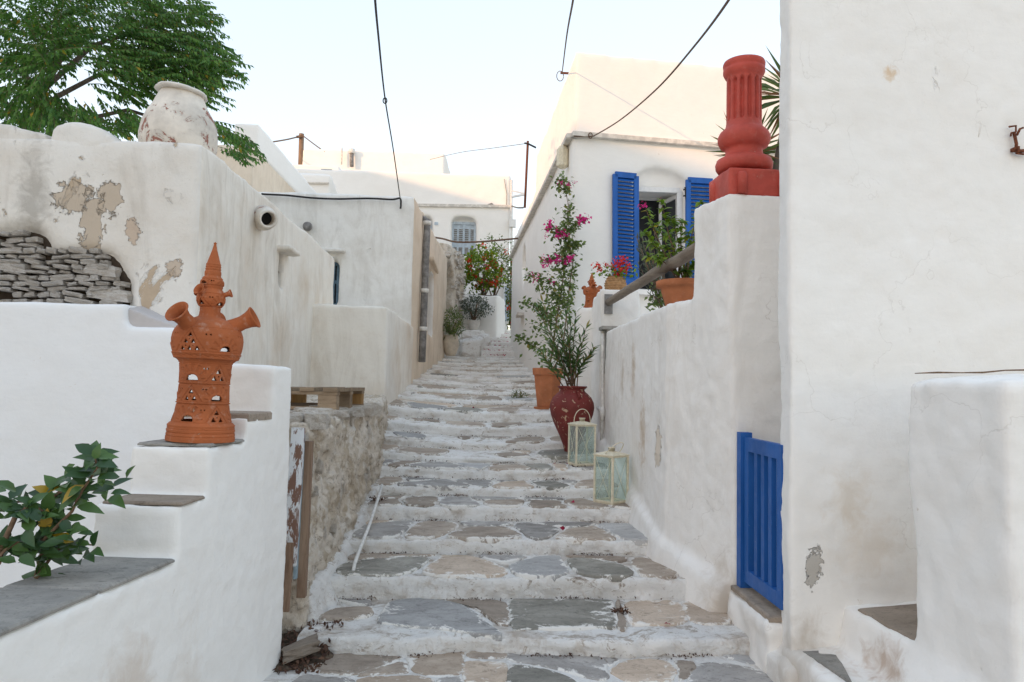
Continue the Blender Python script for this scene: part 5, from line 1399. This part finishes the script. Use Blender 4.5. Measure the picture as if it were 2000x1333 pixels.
# ------------------------------------------------------------------ pots at the top of the lane
c = P(880, 688, 20.4); z0 = 2.34
t = thing('white_pot', 'lime stained round pot with an oleander at the corner of the arch wall', 'pot', (c.x, 20.4, z0))
sc = 20.4 / F
mb = MB(); mb.lathe([(9 * sc, 0), (12 * sc, 6 * sc), (15.5 * sc, 18 * sc), (16 * sc, 26 * sc), (14 * sc, 35 * sc), (13.5 * sc, 38 * sc), (14.5 * sc, 40 * sc), (12 * sc, 41 * sc), (11 * sc, 36 * sc)], 32); mb.build('body', M['oldpot'], t, True, True)
POT2 = Vector((c.x, 20.4, z0 + 39 * sc))
c = P(925, 641, 22.9)
t = thing('white_pot', 'smooth white pot with a grey olive shrub on the ledge under the planter wall', 'pot', (c.x, 22.9, 3.215))
sc = 22.9 / F
mb = MB(); mb.lathe([(7 * sc, 0), (9 * sc, 5 * sc), (12 * sc, 13 * sc), (12 * sc, 18 * sc), (13 * sc, 20 * sc), (10 * sc, 20 * sc), (10 * sc, 16 * sc)], 32); mb.build('body', M['whitepot'], t, True, True)
POT3 = Vector((c.x, 22.9, 3.215 + 18 * sc))
# ------------------------------------------------------------------ leaves
def leaf_mesh(name, L, w, mat, fold=.25, curl=.25, n=4):
    v = []; f = []
    for i in range(n + 1):
        t = i / n; ww = w * .5 * (math.sin(math.pi * t ** .8) if 0 < i < n else 0.02)
        z = -curl * L * t * t
        v += [(-ww, t * L, z + fold * ww), (0, t * L, z), (ww, t * L, z + fold * ww)]
    for i in range(n):
        a = 3 * i; f += [(a, a + 1, a + 4, a + 3), (a + 1, a + 2, a + 5, a + 4)]
    me = bpy.data.meshes.new(name); me.from_pydata(v, [], f); me.materials.append(mat)
    me.polygons.foreach_set('use_smooth', np.ones(len(me.polygons), dtype=bool)); return me
def frame(pos, d, up, s=1.0):
    d = Vector(d).normalized(); up = Vector(up); x = d.cross(up)
    if x.length < 1e-4: x = d.orthogonal()
    x.normalize(); z = x.cross(d)
    m = Matrix((x, d, z)).transposed().to_4x4() @ Matrix.Scale(s, 4)
    m.translation = pos; return m
def cloud(name, pos, dirs, L, Wd, mat, parent, kind=None, fold=.3, curl=.3):
    """many small leaves in one mesh: 6 vertices, two quads each"""
    pos = np.asarray(pos, float); d = np.asarray(dirs, float); d /= np.linalg.norm(d, axis=1, keepdims=True) + 1e-9
    N = len(pos); L = np.broadcast_to(np.asarray(L, float), N)[:, None]; Wd = np.broadcast_to(np.asarray(Wd, float), N)[:, None]
    up = RNG.normal(size=(N, 3)) * .5 + [0, -.3, .9]
    x = np.cross(d, up); x /= np.linalg.norm(x, axis=1, keepdims=True) + 1e-9; z = np.cross(x, d)
    b = pos; mid = pos + d * L * .5 + z * L * .06; tip = pos + d * L - z * L * curl * .5
    l = pos + d * L * .45 - x * Wd * .5 + z * Wd * fold * .5; r = pos + d * L * .45 + x * Wd * .5 + z * Wd * fold * .5
    V = np.stack([b, l, r, mid, tip], 1).reshape(-1, 3); i = np.arange(N)[:, None] * 5
    Fq = np.concatenate([i + [0, 3, 1], i + [0, 2, 3], i + [1, 3, 4], i + [3, 2, 4]], 0)
    me = bpy.data.meshes.new(name); me.from_pydata(V.tolist(), [], Fq.tolist()); me.materials.append(mat)
    o = adopt(lk(bpy.data.objects.new(name, me)), parent)
    if kind: o['kind'] = kind
    return o
def rnd_dirs(n, bias=(0, 0, 0), s=1.0): return RNG.normal(size=(n, 3)) * s + np.asarray(bias)
def blossom(parent, c, r, n, mat, name='flower'):
    p = RNG.normal(size=(n, 3)) * r * .5 + np.asarray(c)
    return cloud(name, p, rnd_dirs(n), r * .75, r * .7, mat, parent, 'stuff', .5, .6)

# ------------------------------------------------------------------ the tree over the old house
tree = thing('tree', 'leafy tree with drooping feathery leaves behind the old house wall', 'tree', (-5.6, 10.5, 1))
mb = MB()
base = Vector((-5.6, 9.6 + 2.4, 1.0))
limbs = [([base, Vector((-5.5, 11.9, 3)), P(40, 300, 10.5), P(80, 180, 9.6), P(150, 60, 9.0)], .11),
         ([P(40, 300, 10.5), P(110, 190, 9.4), P(190, 148, 8.9), P(300, 120, 8.6), P(400, 110, 8.3)], .04),
         ([P(60, 260, 10.), P(-60, 120, 9), P(-140, 0, 8.5)], .05), ([P(80, 180, 9.6), P(180, 90, 9), P(300, 50, 8.6), P(390, 30, 8.5)], .035),
         ([P(60, 280, 10.2), P(160, 235, 9.4), P(250, 215, 9.0), P(330, 240, 8.6), P(470, 280, 8.2)], .035), ([P(80, 180, 9.6), P(30, 130, 9), P(-30, 100, 8.6)], .05)]
for pts, r in limbs: mb.tube(pts, [r * (1 - .75 * i / (len(pts) - 1)) for i in range(len(pts))], 9)
mb.build('trunk', M['bark'], tree, True)
ELL = [(60, 40, 130, 75, 150), (200, 45, 150, 75, 170), (330, 55, 95, 75, 120), (345, 120, 105, 62, 120), (415, 125, 55, 45, 34), (60, 130, 85, 35, 55), (270, 150, 75, 50, 62),
       (40, 205, 85, 40, 70), (215, 232, 70, 26, 42), (110, 232, 80, 26, 45), (395, 175, 45, 35, 22), (470, 285, 30, 26, 17), (440, 250, 18, 14, 6), (-120, 60, 110, 160, 120), (150, -90, 330, 80, 170), (360, 215, 60, 40, 16)]
pos = []; dirs = []; Ls = []; Ws = []
rach = MB()
for cx, cy, rx, ry, n in ELL:
    for _ in range(int(n * 1.4)):
        a = random.uniform(0, 2 * math.pi); q = math.sqrt(random.random()); px, py = cx + rx * q * math.cos(a), cy + ry * q * math.sin(a)
        dep = random.uniform(7.6, 10.2) if cx < 250 else random.uniform(7.6, 9.0)
        tipd = Vector((px - 90, 0, -(py - 130) * .55)); tipd = tipd.normalized() if tipd.length > 1 else Vector((1, 0, 0))
        d = (tipd * .9 + Vector((random.uniform(-.5, .7), random.uniform(-.7, .5), random.uniform(-.55, .25)))).normalized()
        Lf = random.uniform(.24, .42)
        tip = P(px, py, dep); b = tip - d * Lf * .6
        side = d.cross(Vector((random.uniform(-.3, .3), random.uniform(-.3, .3), 1))).normalized()
        m = 8
        for i in range(m):
            t = (i + .6) / m; p = b + d * Lf * t + Vector((0, 0, -.16 * Lf * t * t))
            for s in (-1, 1):
                ld = d * .55 + side * s * (.75 - .25 * t) + Vector((0, 0, -.55 - .25 * random.random()))
                pos.append(p); dirs.append(ld); Ls.append(random.uniform(.074, .108) * (1 - .35 * t)); Ws.append(random.uniform(.027, .037))
        pos.append(b + d * Lf + Vector((0, 0, -.16 * Lf))); dirs.append(d + Vector((0, 0, -.5))); Ls.append(.06); Ws.append(.02)
        rach.tube([b, b + d * Lf * .5 + Vector((0, 0, -.04 * Lf)), b + d * Lf + Vector((0, 0, -.16 * Lf))], .004, 3, False)
cloud('crown', pos, dirs, Ls, Ws, M['leaf_tree'], tree)
rach.build('twigs', M['greentwig'], tree)

# ------------------------------------------------------------------ leafy shrub in the lower left corner
hib = thing('leafy_shrub', 'dark green broad leaved shrub growing against the courtyard wall, lower left corner', 'shrub', tuple(P(-60, 1190, 3.0)))
HL = [leaf_mesh('leaf', .085, .05, M['leaf_hib'], .3, c_) for c_ in (.15, .35, .55)]
mb = MB()
stems = [[(-90, 1250), (-20, 1120), (30, 1010), (60, 985), (85, 1000)], [(60, 1180), (85, 1080), (90, 1000), (92, 980), (120, 960), (150, 935), (180, 890)], [(88, 1040), (120, 990), (150, 960), (215, 955)],
         [(-60, 1150), (10, 1075), (50, 1050), (75, 1060)], [(70, 1130), (110, 1075), (140, 1060), (180, 1065)], [(-30, 1010), (-5, 985), (40, 980), (70, 985)], [(80, 1060), (140, 1000), (160, 960), (190, 915), (185, 890)], [(-20, 1130), (0, 1100), (10, 1060)]]
nl = 0
for si, st in enumerate(stems):
    dep = 2.85 + .06 * (si % 3) - .03 * si * .3
    pts = [P(x, y, dep + random.uniform(-.05, .05)) for x, y in st]
    r0 = .013 if si < 2 else .007
    mb.tube(pts, [r0 * (1 - .6 * i / (len(pts) - 1)) for i in range(len(pts))], 7)
    for i in range(len(pts) - 1):
        for j in range(6 if i else 3):
            t = random.random(); p = pts[i].lerp(pts[i + 1], t)
            if i == len(pts) - 2 and j < 4: p = pts[-1] - Vector((0, 0, .01 * j))
            d = Vector((random.uniform(-1, 1), random.uniform(-.8, .3), random.uniform(-.35, .7)))
            inst('leaf', random.choice(HL), hib, frame(p + d.normalized() * .008, d, (random.uniform(-.5, .5), -.7, .8), random.uniform(.55, 1.05))); nl += 1
for cx, cy in ((185, 900), (150, 945), (180, 940), (95, 1055), (110, 1030), (60, 1075), (20, 975), (15, 1010), (165, 1060), (120, 1085), (35, 1095), (215, 940), (80, 1010)):
    for _ in range(7):
        p = P(cx + random.gauss(0, 17), cy + random.gauss(0, 14), 2.85 + random.uniform(-.08, .08)); d = Vector((random.uniform(-1, 1), random.uniform(-.9, .2), random.uniform(-.3, .8)))
        inst('leaf', random.choice(HL), hib, frame(p, d, (random.uniform(-.5, .5), -.6, .9), random.uniform(.6, 1.1)))
mb.build('stem', M['twig'], hib, True)

# ------------------------------------------------------------------ oleander in the red pot
ole = thing('oleander', 'bushy green oleander with long narrow leaves growing from the red pot', 'plant', tuple(RPOT))
OL = [leaf_mesh('leaf', .140, .027, M['leaf_ole'], .25, c_) for c_ in (.05, .15, .3)]
mb = MB()
tips = [(1062, 640), (1085, 615), (1105, 605), (1125, 612), (1145, 640), (1072, 665), (1095, 640), (1115, 635), (1135, 660), (1160, 680), (1150, 695), (1058, 690), (1080, 690), (1110, 665), (1128, 690), (1100, 680), (1068, 705), (1090, 655), (1120, 700), (1048, 600), (1060, 590)]
for i, (x, y) in enumerate(tips):
    dep = 8.85 + random.uniform(-.18, .18)
    tip = P(x, y, dep); b = RPOT + Vector((random.uniform(-.06, .06), random.uniform(-.06, .06), -.02)); midp = b.lerp(tip, .5) + Vector((random.uniform(-.02, .02), 0, .03))
    pts = [b, b.lerp(midp, .55), midp, tip]
    mb.tube(pts, [.008, .007, .005, .003], 6)
    n = 26
    for j in range(n):
        t = j / (n - 1); p = midp.lerp(tip, (t - .25) / .75) if t > .25 else b.lerp(midp, .6 + t * 1.6)
        a = j * 2.4 + i; ax = (tip - midp).normalized()
        rad = Vector((math.cos(a), math.sin(a), 0)); d = ax * (.75 + .5 * (j == n - 1)) + rad * .75
        inst('leaf', random.choice(OL), ole, frame(p, d, ax, random.uniform(.7, 1.1)))
mb.build('stem', M['twig'], ole, True)

# ------------------------------------------------------------------ bougainvillea climbing at the house corner
bou = thing('climbing_vine', 'tall thin climbing vine with magenta blossoms at the corner of the white house', 'vine', tuple(PLANT))
D0 = 11.05
main = [PLANT + Vector((0, 0, -.02)), P(1078, 690, 10.9), P(1088, 620, 10.95), P(1098, 560, 11.0), P(1104, 500, D0), P(1107, 440, D0), P(1110, 400, D0), P(1105, 375, D0), P(1095, 348, D0)]
main2 = [PLANT + Vector((.03, .02, -.02)), P(1098, 690, 11), P(1106, 620, 11.), P(1112, 560, 11), P(1118, 520, 11.05), P(1112, 470, D0), P(1110, 430, D0), P(1112, 395, D0)]
shoots = [[(1088, 620), (1060, 605), (1035, 595), (1012, 590)], [(1080, 690), (1050, 680), (1030, 668), (1006, 657)], [(1098, 560), (1070, 550), (1045, 540), (1028, 538)], [(1104, 500), (1080, 505), (1060, 510)], [(1107, 450), (1125, 440), (1142, 428)], [(1106, 460), (1085, 450), (1070, 445)], [(1088, 640), (1060, 620), (1050, 590)], [(1106, 480), (1125, 478), (1132, 480)]]
mb = MB(); mb.tube(main, [.016, .014, .012, .01, .009, .008, .006, .005, .003], 7); mb.tube(main2, [.012, .011, .01, .009, .007, .006, .005, .003], 7)
pos = []; dirs = []; 
def along(pts, n, sp):
    for _ in range(n):
        i = random.randrange(len(pts) - 1); p = pts[i].lerp(pts[i + 1], random.random()); pos.append(p + Vector([random.gauss(0, sp) for _ in range(3)])); dirs.append((random.uniform(-1, 1), random.uniform(-1, .3), random.uniform(-.9, .5)))
for s_ in shoots:
    pts = [P(x, y, D0 - .1) for x, y in s_]; mb.tube(pts, .0045, 5); along(pts, 90, .03)
along(main[2:6], 330, .085); along(main[5:7], 70, .04); along(main[7:], 90, .055); along(main2[3:6], 140, .05)
for cx, cy, rx, n in ((1095, 352, 12, 22), (1108, 372, 10, 16), (1108, 435, 20, 46), (1088, 458, 16, 26), (1105, 492, 18, 44), (1095, 520, 24, 60), (1062, 560, 18, 34), (1085, 575, 26, 70), (1105, 585, 14, 36), (1090, 610, 24, 60), (1070, 620, 22, 50), (1050, 640, 20, 34), (1065, 690, 22, 40)):
    for _ in range(int(n * 1.25)):
        pos.append(P(cx + random.gauss(0, rx * .6), cy + random.gauss(0, rx * .6), D0 + random.uniform(-.2, .05))); dirs.append((random.uniform(-1, 1), random.uniform(-1, .3), random.uniform(-.9, .5)))
cloud('foliage', pos, dirs, RNG.uniform(.05, .085, len(pos)), RNG.uniform(.035, .055, len(pos)), M['leaf_bou'], bou, 'stuff')
mb.build('stem', M['twig'], bou, True)
for cx, cy, r in ((1096, 359, 6), (1110, 361, 5), (1123, 356, 4), (1073, 441, 10), (1066, 462, 4), (1137, 430, 9), (1145, 426, 8), (1130, 428, 5), (1095, 455, 8), (1103, 461, 7), (1088, 462, 6), (1070, 508, 7), (1090, 507, 9), (1110, 508, 10), (1064, 517, 7), (1076, 512, 6), (1045, 547, 5), (1052, 538, 4), (1080, 550, 5), (1040, 536, 4), (1105, 515, 5), (1060, 503, 4)):
    blossom(bou, P(cx, cy, D0 - .22), r * D0 / F, int(3 + r * 1.7), M['petal'])

# ------------------------------------------------------------------ geraniums and terrace shrub
ger = thing('geranium', 'red geraniums spilling over the ribbed pot on the terrace corner', 'plant', tuple(GER))
n = 130; p = RNG.normal(size=(n, 3)) * [.12, .09, .045] + np.asarray(GER) + [0, 0, .05]
cloud('foliage', p, rnd_dirs(n, (0, -.3, .2)), .05, .05, M['leaf_bright'], ger, 'stuff')
for cx, cy, r in ((1166, 519, 7), (1172, 526, 6), (1183, 518, 5), (1203, 512, 7), (1217, 510, 8), (1210, 525, 8), (1222, 527, 6), (1207, 537, 7), (1196, 520, 5), (1226, 518, 6)):
    blossom(ger, P(cx, cy, 9.28), r * 9.3 / F, 26, M['redpetal'])
shr = thing('hibiscus', 'light green hibiscus with a pink flower growing from the terracotta bowl on the terrace', 'plant', tuple(BOWL))
SL = [leaf_mesh('leaf', .075, .044, M['leaf_light'], .3, c_) for c_ in (.1, .3, .5)]
for m_ in SL: pass
M['leaf_light_obj'] = leafmat('light_leaf_single', (.10, .19, .025), (.26, .36, .05), (.40, .30, .03), .42, .45, .04, True)
for m_ in SL: m_.materials[0] = M['leaf_light_obj']
mb = MB()
tips = [(1262, 410), (1292, 395), (1312, 425), (1258, 455), (1285, 440), (1305, 455), (1330, 430), (1270, 475), (1300, 480), (1330, 470), (1345, 455), (1362, 415), (1368, 395), (1280, 500), (1310, 510), (1335, 500), (1350, 490), (1265, 500), (1340, 530), (1355, 520)]
for i, (x, y) in enumerate(tips):
    tip = P(x, y, 6.3 + random.uniform(-.15, .25)); b = BOWL + Vector((random.uniform(-.05, .05), random.uniform(-.05, .05), -.01)); mid = b.lerp(tip, .55) + Vector((random.uniform(-.04, .04), 0, .05))
    mb.tube([b, mid, tip], [.007, .005, .003], 6)
    for j in range(24):
        t = random.uniform(.25, 1); p = mid.lerp(tip, t) if t > .3 else b.lerp(mid, .7)
        if j < 4: p = tip
        d = Vector((random.uniform(-1, 1), random.uniform(-1, .4), random.uniform(-.5, .7)))
        inst('leaf', random.choice(SL), shr, frame(p, d, (random.uniform(-.4, .4), -.4, .9), random.uniform(.6, 1.05)))
mb.build('stem', M['twig'], shr, True)
blossom(shr, P(1254, 404, 6.25), .035, 18, M['petal']); blossom(shr, P(1290, 392, 6.25), .02, 10, M['redpetal'])
lav = thing('grey_shrub', 'grey green feathery shrub on the terrace between the handrail and the window', 'shrub', tuple(P(1275, 560, 7.4)))
mb = MB(); pos = []; dirs = []
b = Vector((2.0, 7.5, 1.86))
for i in range(26):
    tip = P(random.uniform(1242, 1290), random.uniform(452, 520), 7.4 + random.uniform(-.2, .2)); mb.tube([b, b.lerp(tip, .5) + Vector((0, 0, .1)), tip], [.008, .005, .002], 5)
    for j in range(26):
        p = b.lerp(tip, random.uniform(.55, 1)); pos.append(p); dirs.append((tip - b).normalized() + Vector((random.uniform(-.6, .6), random.uniform(-.6, .6), random.uniform(-.3, .6))))
cloud('foliage', pos, dirs, .06, .012, M['leaf_olive'], lav, 'stuff'); mb.build('stem', M['twig'], lav, True)
low_p = thing('trailing_plant', 'small trailing green plant hanging behind the terrace wall under the bowl', 'plant', tuple(P(1290, 610, 7.2)))
mb = MB(); pos = []; dirs = []
for i in range(12):
    tip = P(random.uniform(1262, 1308), random.uniform(550, 600), 7.1); b = P(1290, 585, 7.2); mb.tube([b, tip], [.004, .002], 5)
    for j in range(7): pos.append(b.lerp(tip, random.uniform(.3, 1.05)) + Vector((random.gauss(0, .02), 0, random.gauss(0, .02)))); dirs.append((random.uniform(-1, 1), -.5, random.uniform(-1, .3)))
cloud('foliage', pos, dirs, .06, .03, M['leaf_bou'], low_p, 'stuff'); mb.build('stem', M['twig'], low_p, True)

# ------------------------------------------------------------------ yucca behind the column
yu = thing('yucca', 'spiky yucca with sword leaves behind the red column', 'plant', (2.4, 6.7, 1.86))
mb = MB()
for (px, py, dep, Lm, n) in ((1548, 190, 6.5, .50, 80), (1462, 305, 6.7, .42, 75), (1560, 330, 6.6, .35, 40)):
    c = P(px, py, dep); mb.tube([Vector((2.4 + (px - 1500) * .002, 6.8, 1.8)), c.lerp(Vector((2.4, 6.8, 1.8)), .4), c], [.06, .055, .05], 10)
    for i in range(n):
        u = random.uniform(-.85, .95); a = i * 2.399
        d = Vector((math.cos(a) * math.sqrt(1 - u * u), math.sin(a) * math.sqrt(1 - u * u), u)); L = Lm * random.uniform(.7, 1.1)
        me = YL = None
        v = []; 
        x = d.cross(Vector((0, 0, 1))); x = x.normalized() if x.length > .01 else Vector((1, 0, 0)); w = .016
        if i == 0: pos = []; dirs = []; Ls = []
        pos.append(c + d * .03); dirs.append(d + Vector((0, 0, -.05))); Ls.append(L)
    cloud('leaves', pos, dirs, Ls, .036, M['leaf_yucca'], yu, None, .5, .12)
mb.build('trunk', M['bark'], yu, True)

# ------------------------------------------------------------------ plants at the top of the lane
def bush(name, label, cat, c, r, n, L, Wd, mat, flowers=0, fmat=None, stems=8, root=None):
    t = thing(name, label, cat, tuple(root or c)); c = Vector(c)
    q = RNG.normal(size=(n, 3)); q /= np.linalg.norm(q, axis=1, keepdims=True); q *= RNG.uniform(.35, 1, (n, 1)) ** .5
    q *= 1 + .9 * (vnoise(q[:, 0] * 2.5 + c.x, q[:, 1] * 2.5, q[:, 2] * 2.5)[:, None] - .5)
    p = q * np.asarray(r) + np.asarray(c)
    cloud('foliage', p, rnd_dirs(n, (0, -.2, .1)) + q * .6, RNG.uniform(.7, 1.2, n) * L, Wd, mat, t, 'stuff')
    mb = MB(); rt = Vector(root or (c.x, c.y, c.z - r[2]))
    for i in range(stems):
        k = q[i * 3] * np.asarray(r) * .8; mb.tube([rt, rt.lerp(c + Vector(k), .5) + Vector((0, 0, .05)), c + Vector(k)], [.025, .018, .008], 5)
    mb.build('stem', M['twig'], t, True)
    for i in range(flowers):
        k = q[-i - 1]; 
        if k[1] > .3: k[1] = -k[1]
        blossom(t, c + Vector(k * np.asarray(r) * 1.03), .085, 14, fmat)
    return t
c = P(940, 528, 24.4)
bush('geranium_bush', 'big bright green geranium bush with red flowers on the planter wall', 'bush', c, (.72, .6, .78), 1050, .13, .11, M['leaf_bright'], 26, M['redpetal'], root=(c.x + .1, 24.4, zO))
c = P(965, 520, 25.2); bush('dark_shrub', 'taller dark green shrub behind the geranium bush', 'shrub', c, (.75, .5, .95), 900, .12, .05, M['leaf_bou'], 5, M['redpetal'], root=(c.x, 25.2, zO))
c = P(928, 600, 22.9); bush('olive_shrub', 'rounded grey green olive shrub in the smooth white pot', 'shrub', c, (.48, .42, .36), 1100, .09, .035, M['leaf_olive'], root=tuple(POT3))
c = P(884, 633, 20.3); bush('small_oleander', 'small loose oleander in the lime stained pot', 'shrub', c, (.30, .30, .42), 520, .15, .028, M['leaf_bou'], root=tuple(POT2))
c = P(1000, 570, 25.5); bush('hanging_creeper', 'green creeper hanging beside the blue door at the head of the lane', 'creeper', c, (.20, .3, 1.5), 900, .10, .06, M['leaf_bou'], 6, M['redpetal'], root=(c.x, 25.5, c.z - 1.4))
t = thing('blue_door', 'narrow pale blue door at the head of the lane', 'door', tuple(P(995, 600, 26.9)))
mb = MB(); a, b = P(986, 560, 26.93), P(1003, 628, 26.93); mb.box(a.x, b.x, 26.9, 26.96, b.z, a.z); mb.build('panel', M['greyblue'], t)
mb = MB(); mb.box(a.x - .06, a.x, 26.88, 26.97, b.z, a.z); mb.box(b.x, b.x + .06, 26.88, 26.97, b.z, a.z); mb.build('frame', M['frame_white'], t)

# ------------------------------------------------------------------ dry tufts, weeds, petals, soil
def tuft(name, label, cat, px, py, r, n, mat, L, Wd, group, h=.5):
    c, k = on_step(px, py); t = thing(name, label, cat, tuple(c), group)
    p = RNG.normal(size=(n, 3)) * [r * .55, r * .4, r * .18]; p[:, 2] = np.abs(p[:, 2]) * h * 2
    cloud('sprigs', p + np.asarray(c), rnd_dirs(n, (0, 0, .5)), L, Wd, mat, t, None, .3, .5)
    return t
for px, py, r, lb in ((1176, 1148, .055, 'black dried flower tuft on the second step near the middle'), (1218, 1080, .07, 'dark dried sprig lying on the third step in front of the grey slab'), (1523, 1305, .07, 'dark dried weed on the landing beside the small side stairs'),
                      (1132, 914, .07, 'dried brown stems on the step below the lantern with the upright handle'), (1208, 1205, .06, 'brown dry moss clump between two tan slabs of the first step'), (1040, 787, .10, 'dark dry cluster near the terracotta planter'),
                      (980, 727, .16, 'dry dark sprig on the upper sunlit steps'), (725, 960, .09, 'heap of brown dry leaves at the top of the white pipe'), (735, 985, .08, 'red brown dry leaves beside the white pipe'), (1060, 870, .08, 'dry petals on the step left of the red pot'), (1105, 1010, .02, 'tiny dry leaf on the fourth step')):
    tuft('dry_tuft', lb, 'dry tuft', px, py, r, int(40 + r * 500), M['dry'], .035, .014, 'dried flower tufts fallen on the steps')
for px, py, r, lb in ((905, 746, .13, 'small green weed tuft on the left of the upper steps'), (996, 748, .17, 'wide olive green weed tuft on the right of the upper steps'), (1014, 776, .13, 'brownish weed tuft low on the upper steps')):
    tuft('weed', lb, 'weed', px, py, r, 110, M['weed'], .09, .012, 'weeds growing in the upper steps', 1.2)
c, k = on_step(1046, 975)
t = thing('weed_stalk', 'single thin green weed stalk in front of a white riser', 'weed', tuple(c), 'weeds growing in the upper steps'); mb = MB(); mb.tube([c, c + Vector((.005, 0, .1)), c + Vector((-.004, 0, .2))], [.003, .0025, .001], 5); mb.build('stem', M['greentwig'], t)
p = [c + Vector((0, 0, .02 + .015 * i)) for i in range(12)]; cloud('leaves', p, rnd_dirs(12, (0, 0, .5)), .03, .006, M['weed'], t)
pos = []; dirs = []
for i in range(6):
    y0 = 21.6 + .62 * i - .35; z = 2.40 + .165 * i + .012
    for _ in range(26): pos.append((random.gauss(.55, .22), y0 + random.gauss(.12, .08), z + random.uniform(0, .03))); dirs.append((random.uniform(-1, 1), random.uniform(-1, 1), random.uniform(-.2, .5)))
for _ in range(7):
    k = random.choice([0, 1, 2, 3, 5, 7, 8, 9]); x = random.uniform(-.9, 1.3); y = random.uniform(NY[k] + .1, nexty(k) - .03); pos.append((x, y, float(tread_z(k, x, y)) + .018)); dirs.append((random.uniform(-1, 1), random.uniform(-1, 1), .05))
pt = cloud('fallen_petals', pos, dirs, .05, .04, M['oldpetal'], None, 'stuff'); tag(pt, 'dark red bougainvillea petals scattered on the steps', 'petals')
# grit and dry bits swept against the foot of the risers
pos = []
for k in range(-1, 12):
    n_ = 190 if k < 5 else 150
    y1 = NY[k + 1]
    for _ in range(n_):
        c0 = [-.85 + .37 * ((k * 2.7 + j) % 6.3) for j in (0, 2.2, 4.1)]; x = random.uniform(-.95, 1.45) if random.random() < .15 else random.gauss(random.choice(c0), .09)
        if not -1.0 < x < 1.48: continue
        yy_ = float(nose_y(k + 1, x)) - abs(random.gauss(.012, .02)); z = 0.008 if k < 0 else float(tread_z(k, x, min(yy_, y1))) + .006
        pos.append((x, yy_, z + random.uniform(0, .010)))
n = len(pos); gr = cloud('riser_grit', pos, rnd_dirs(n, (0, 0, .1)), RNG.uniform(.008, .024, n), RNG.uniform(.006, .013, n), M['dry'], None, 'stuff'); tag(gr, 'brown grit and dry bits gathered at the foot of the risers', 'grit')
# soil and litter in the corner behind the parapet
mb = MB(); mb.prism([(-1.22, 4.2), (-.80, 4.28), (-.88, 4.72), (-1.02, 4.78), (-1.25, 4.7)], -.2, [.0, .0, .05, .10, .09])
so = sculpt('soil_heap', mb, M['soil'], None, .022, disp=((.08, .2), (.05, .06)), smooth=5); tag(so, 'dark earth and litter in the corner between parapet and rubble wall', 'soil', None, 'stuff')
n = 420; x = RNG.uniform(-1.2, -.82, n); y = RNG.uniform(4.2, 4.75, n); z = np.interp(y, [4.2, 4.75], [.0, .09]) + RNG.uniform(-.005, .03, n)
lt = cloud('leaf_litter', np.stack([x, y, z], 1), rnd_dirs(n, (0, 0, 0)), .04, .018, M['dry'], None, 'stuff'); tag(lt, 'dry brown leaves and yellow petals on the soil', 'litter')
c = P(588, 1212, 4.35)
st = obj('loose_stone', [v.co for v in stone_mesh(77, 3).vertices], [tuple(p.vertices) for p in stone_mesh(77, 3).polygons], M['capbrown'], None, False)
st.matrix_world = Matrix.Translation((c.x, 4.36, .075)) @ Matrix.Rotation(-.22, 4, 'Y') @ Matrix.Rotation(.4, 4, 'Z') @ Matrix.Diagonal((.21, .15, .06, 1)); tag(st, 'loose flat grey brown stone on the soil at the end of the parapet', 'stone')
n = 60; c = P(860, 368, 24)
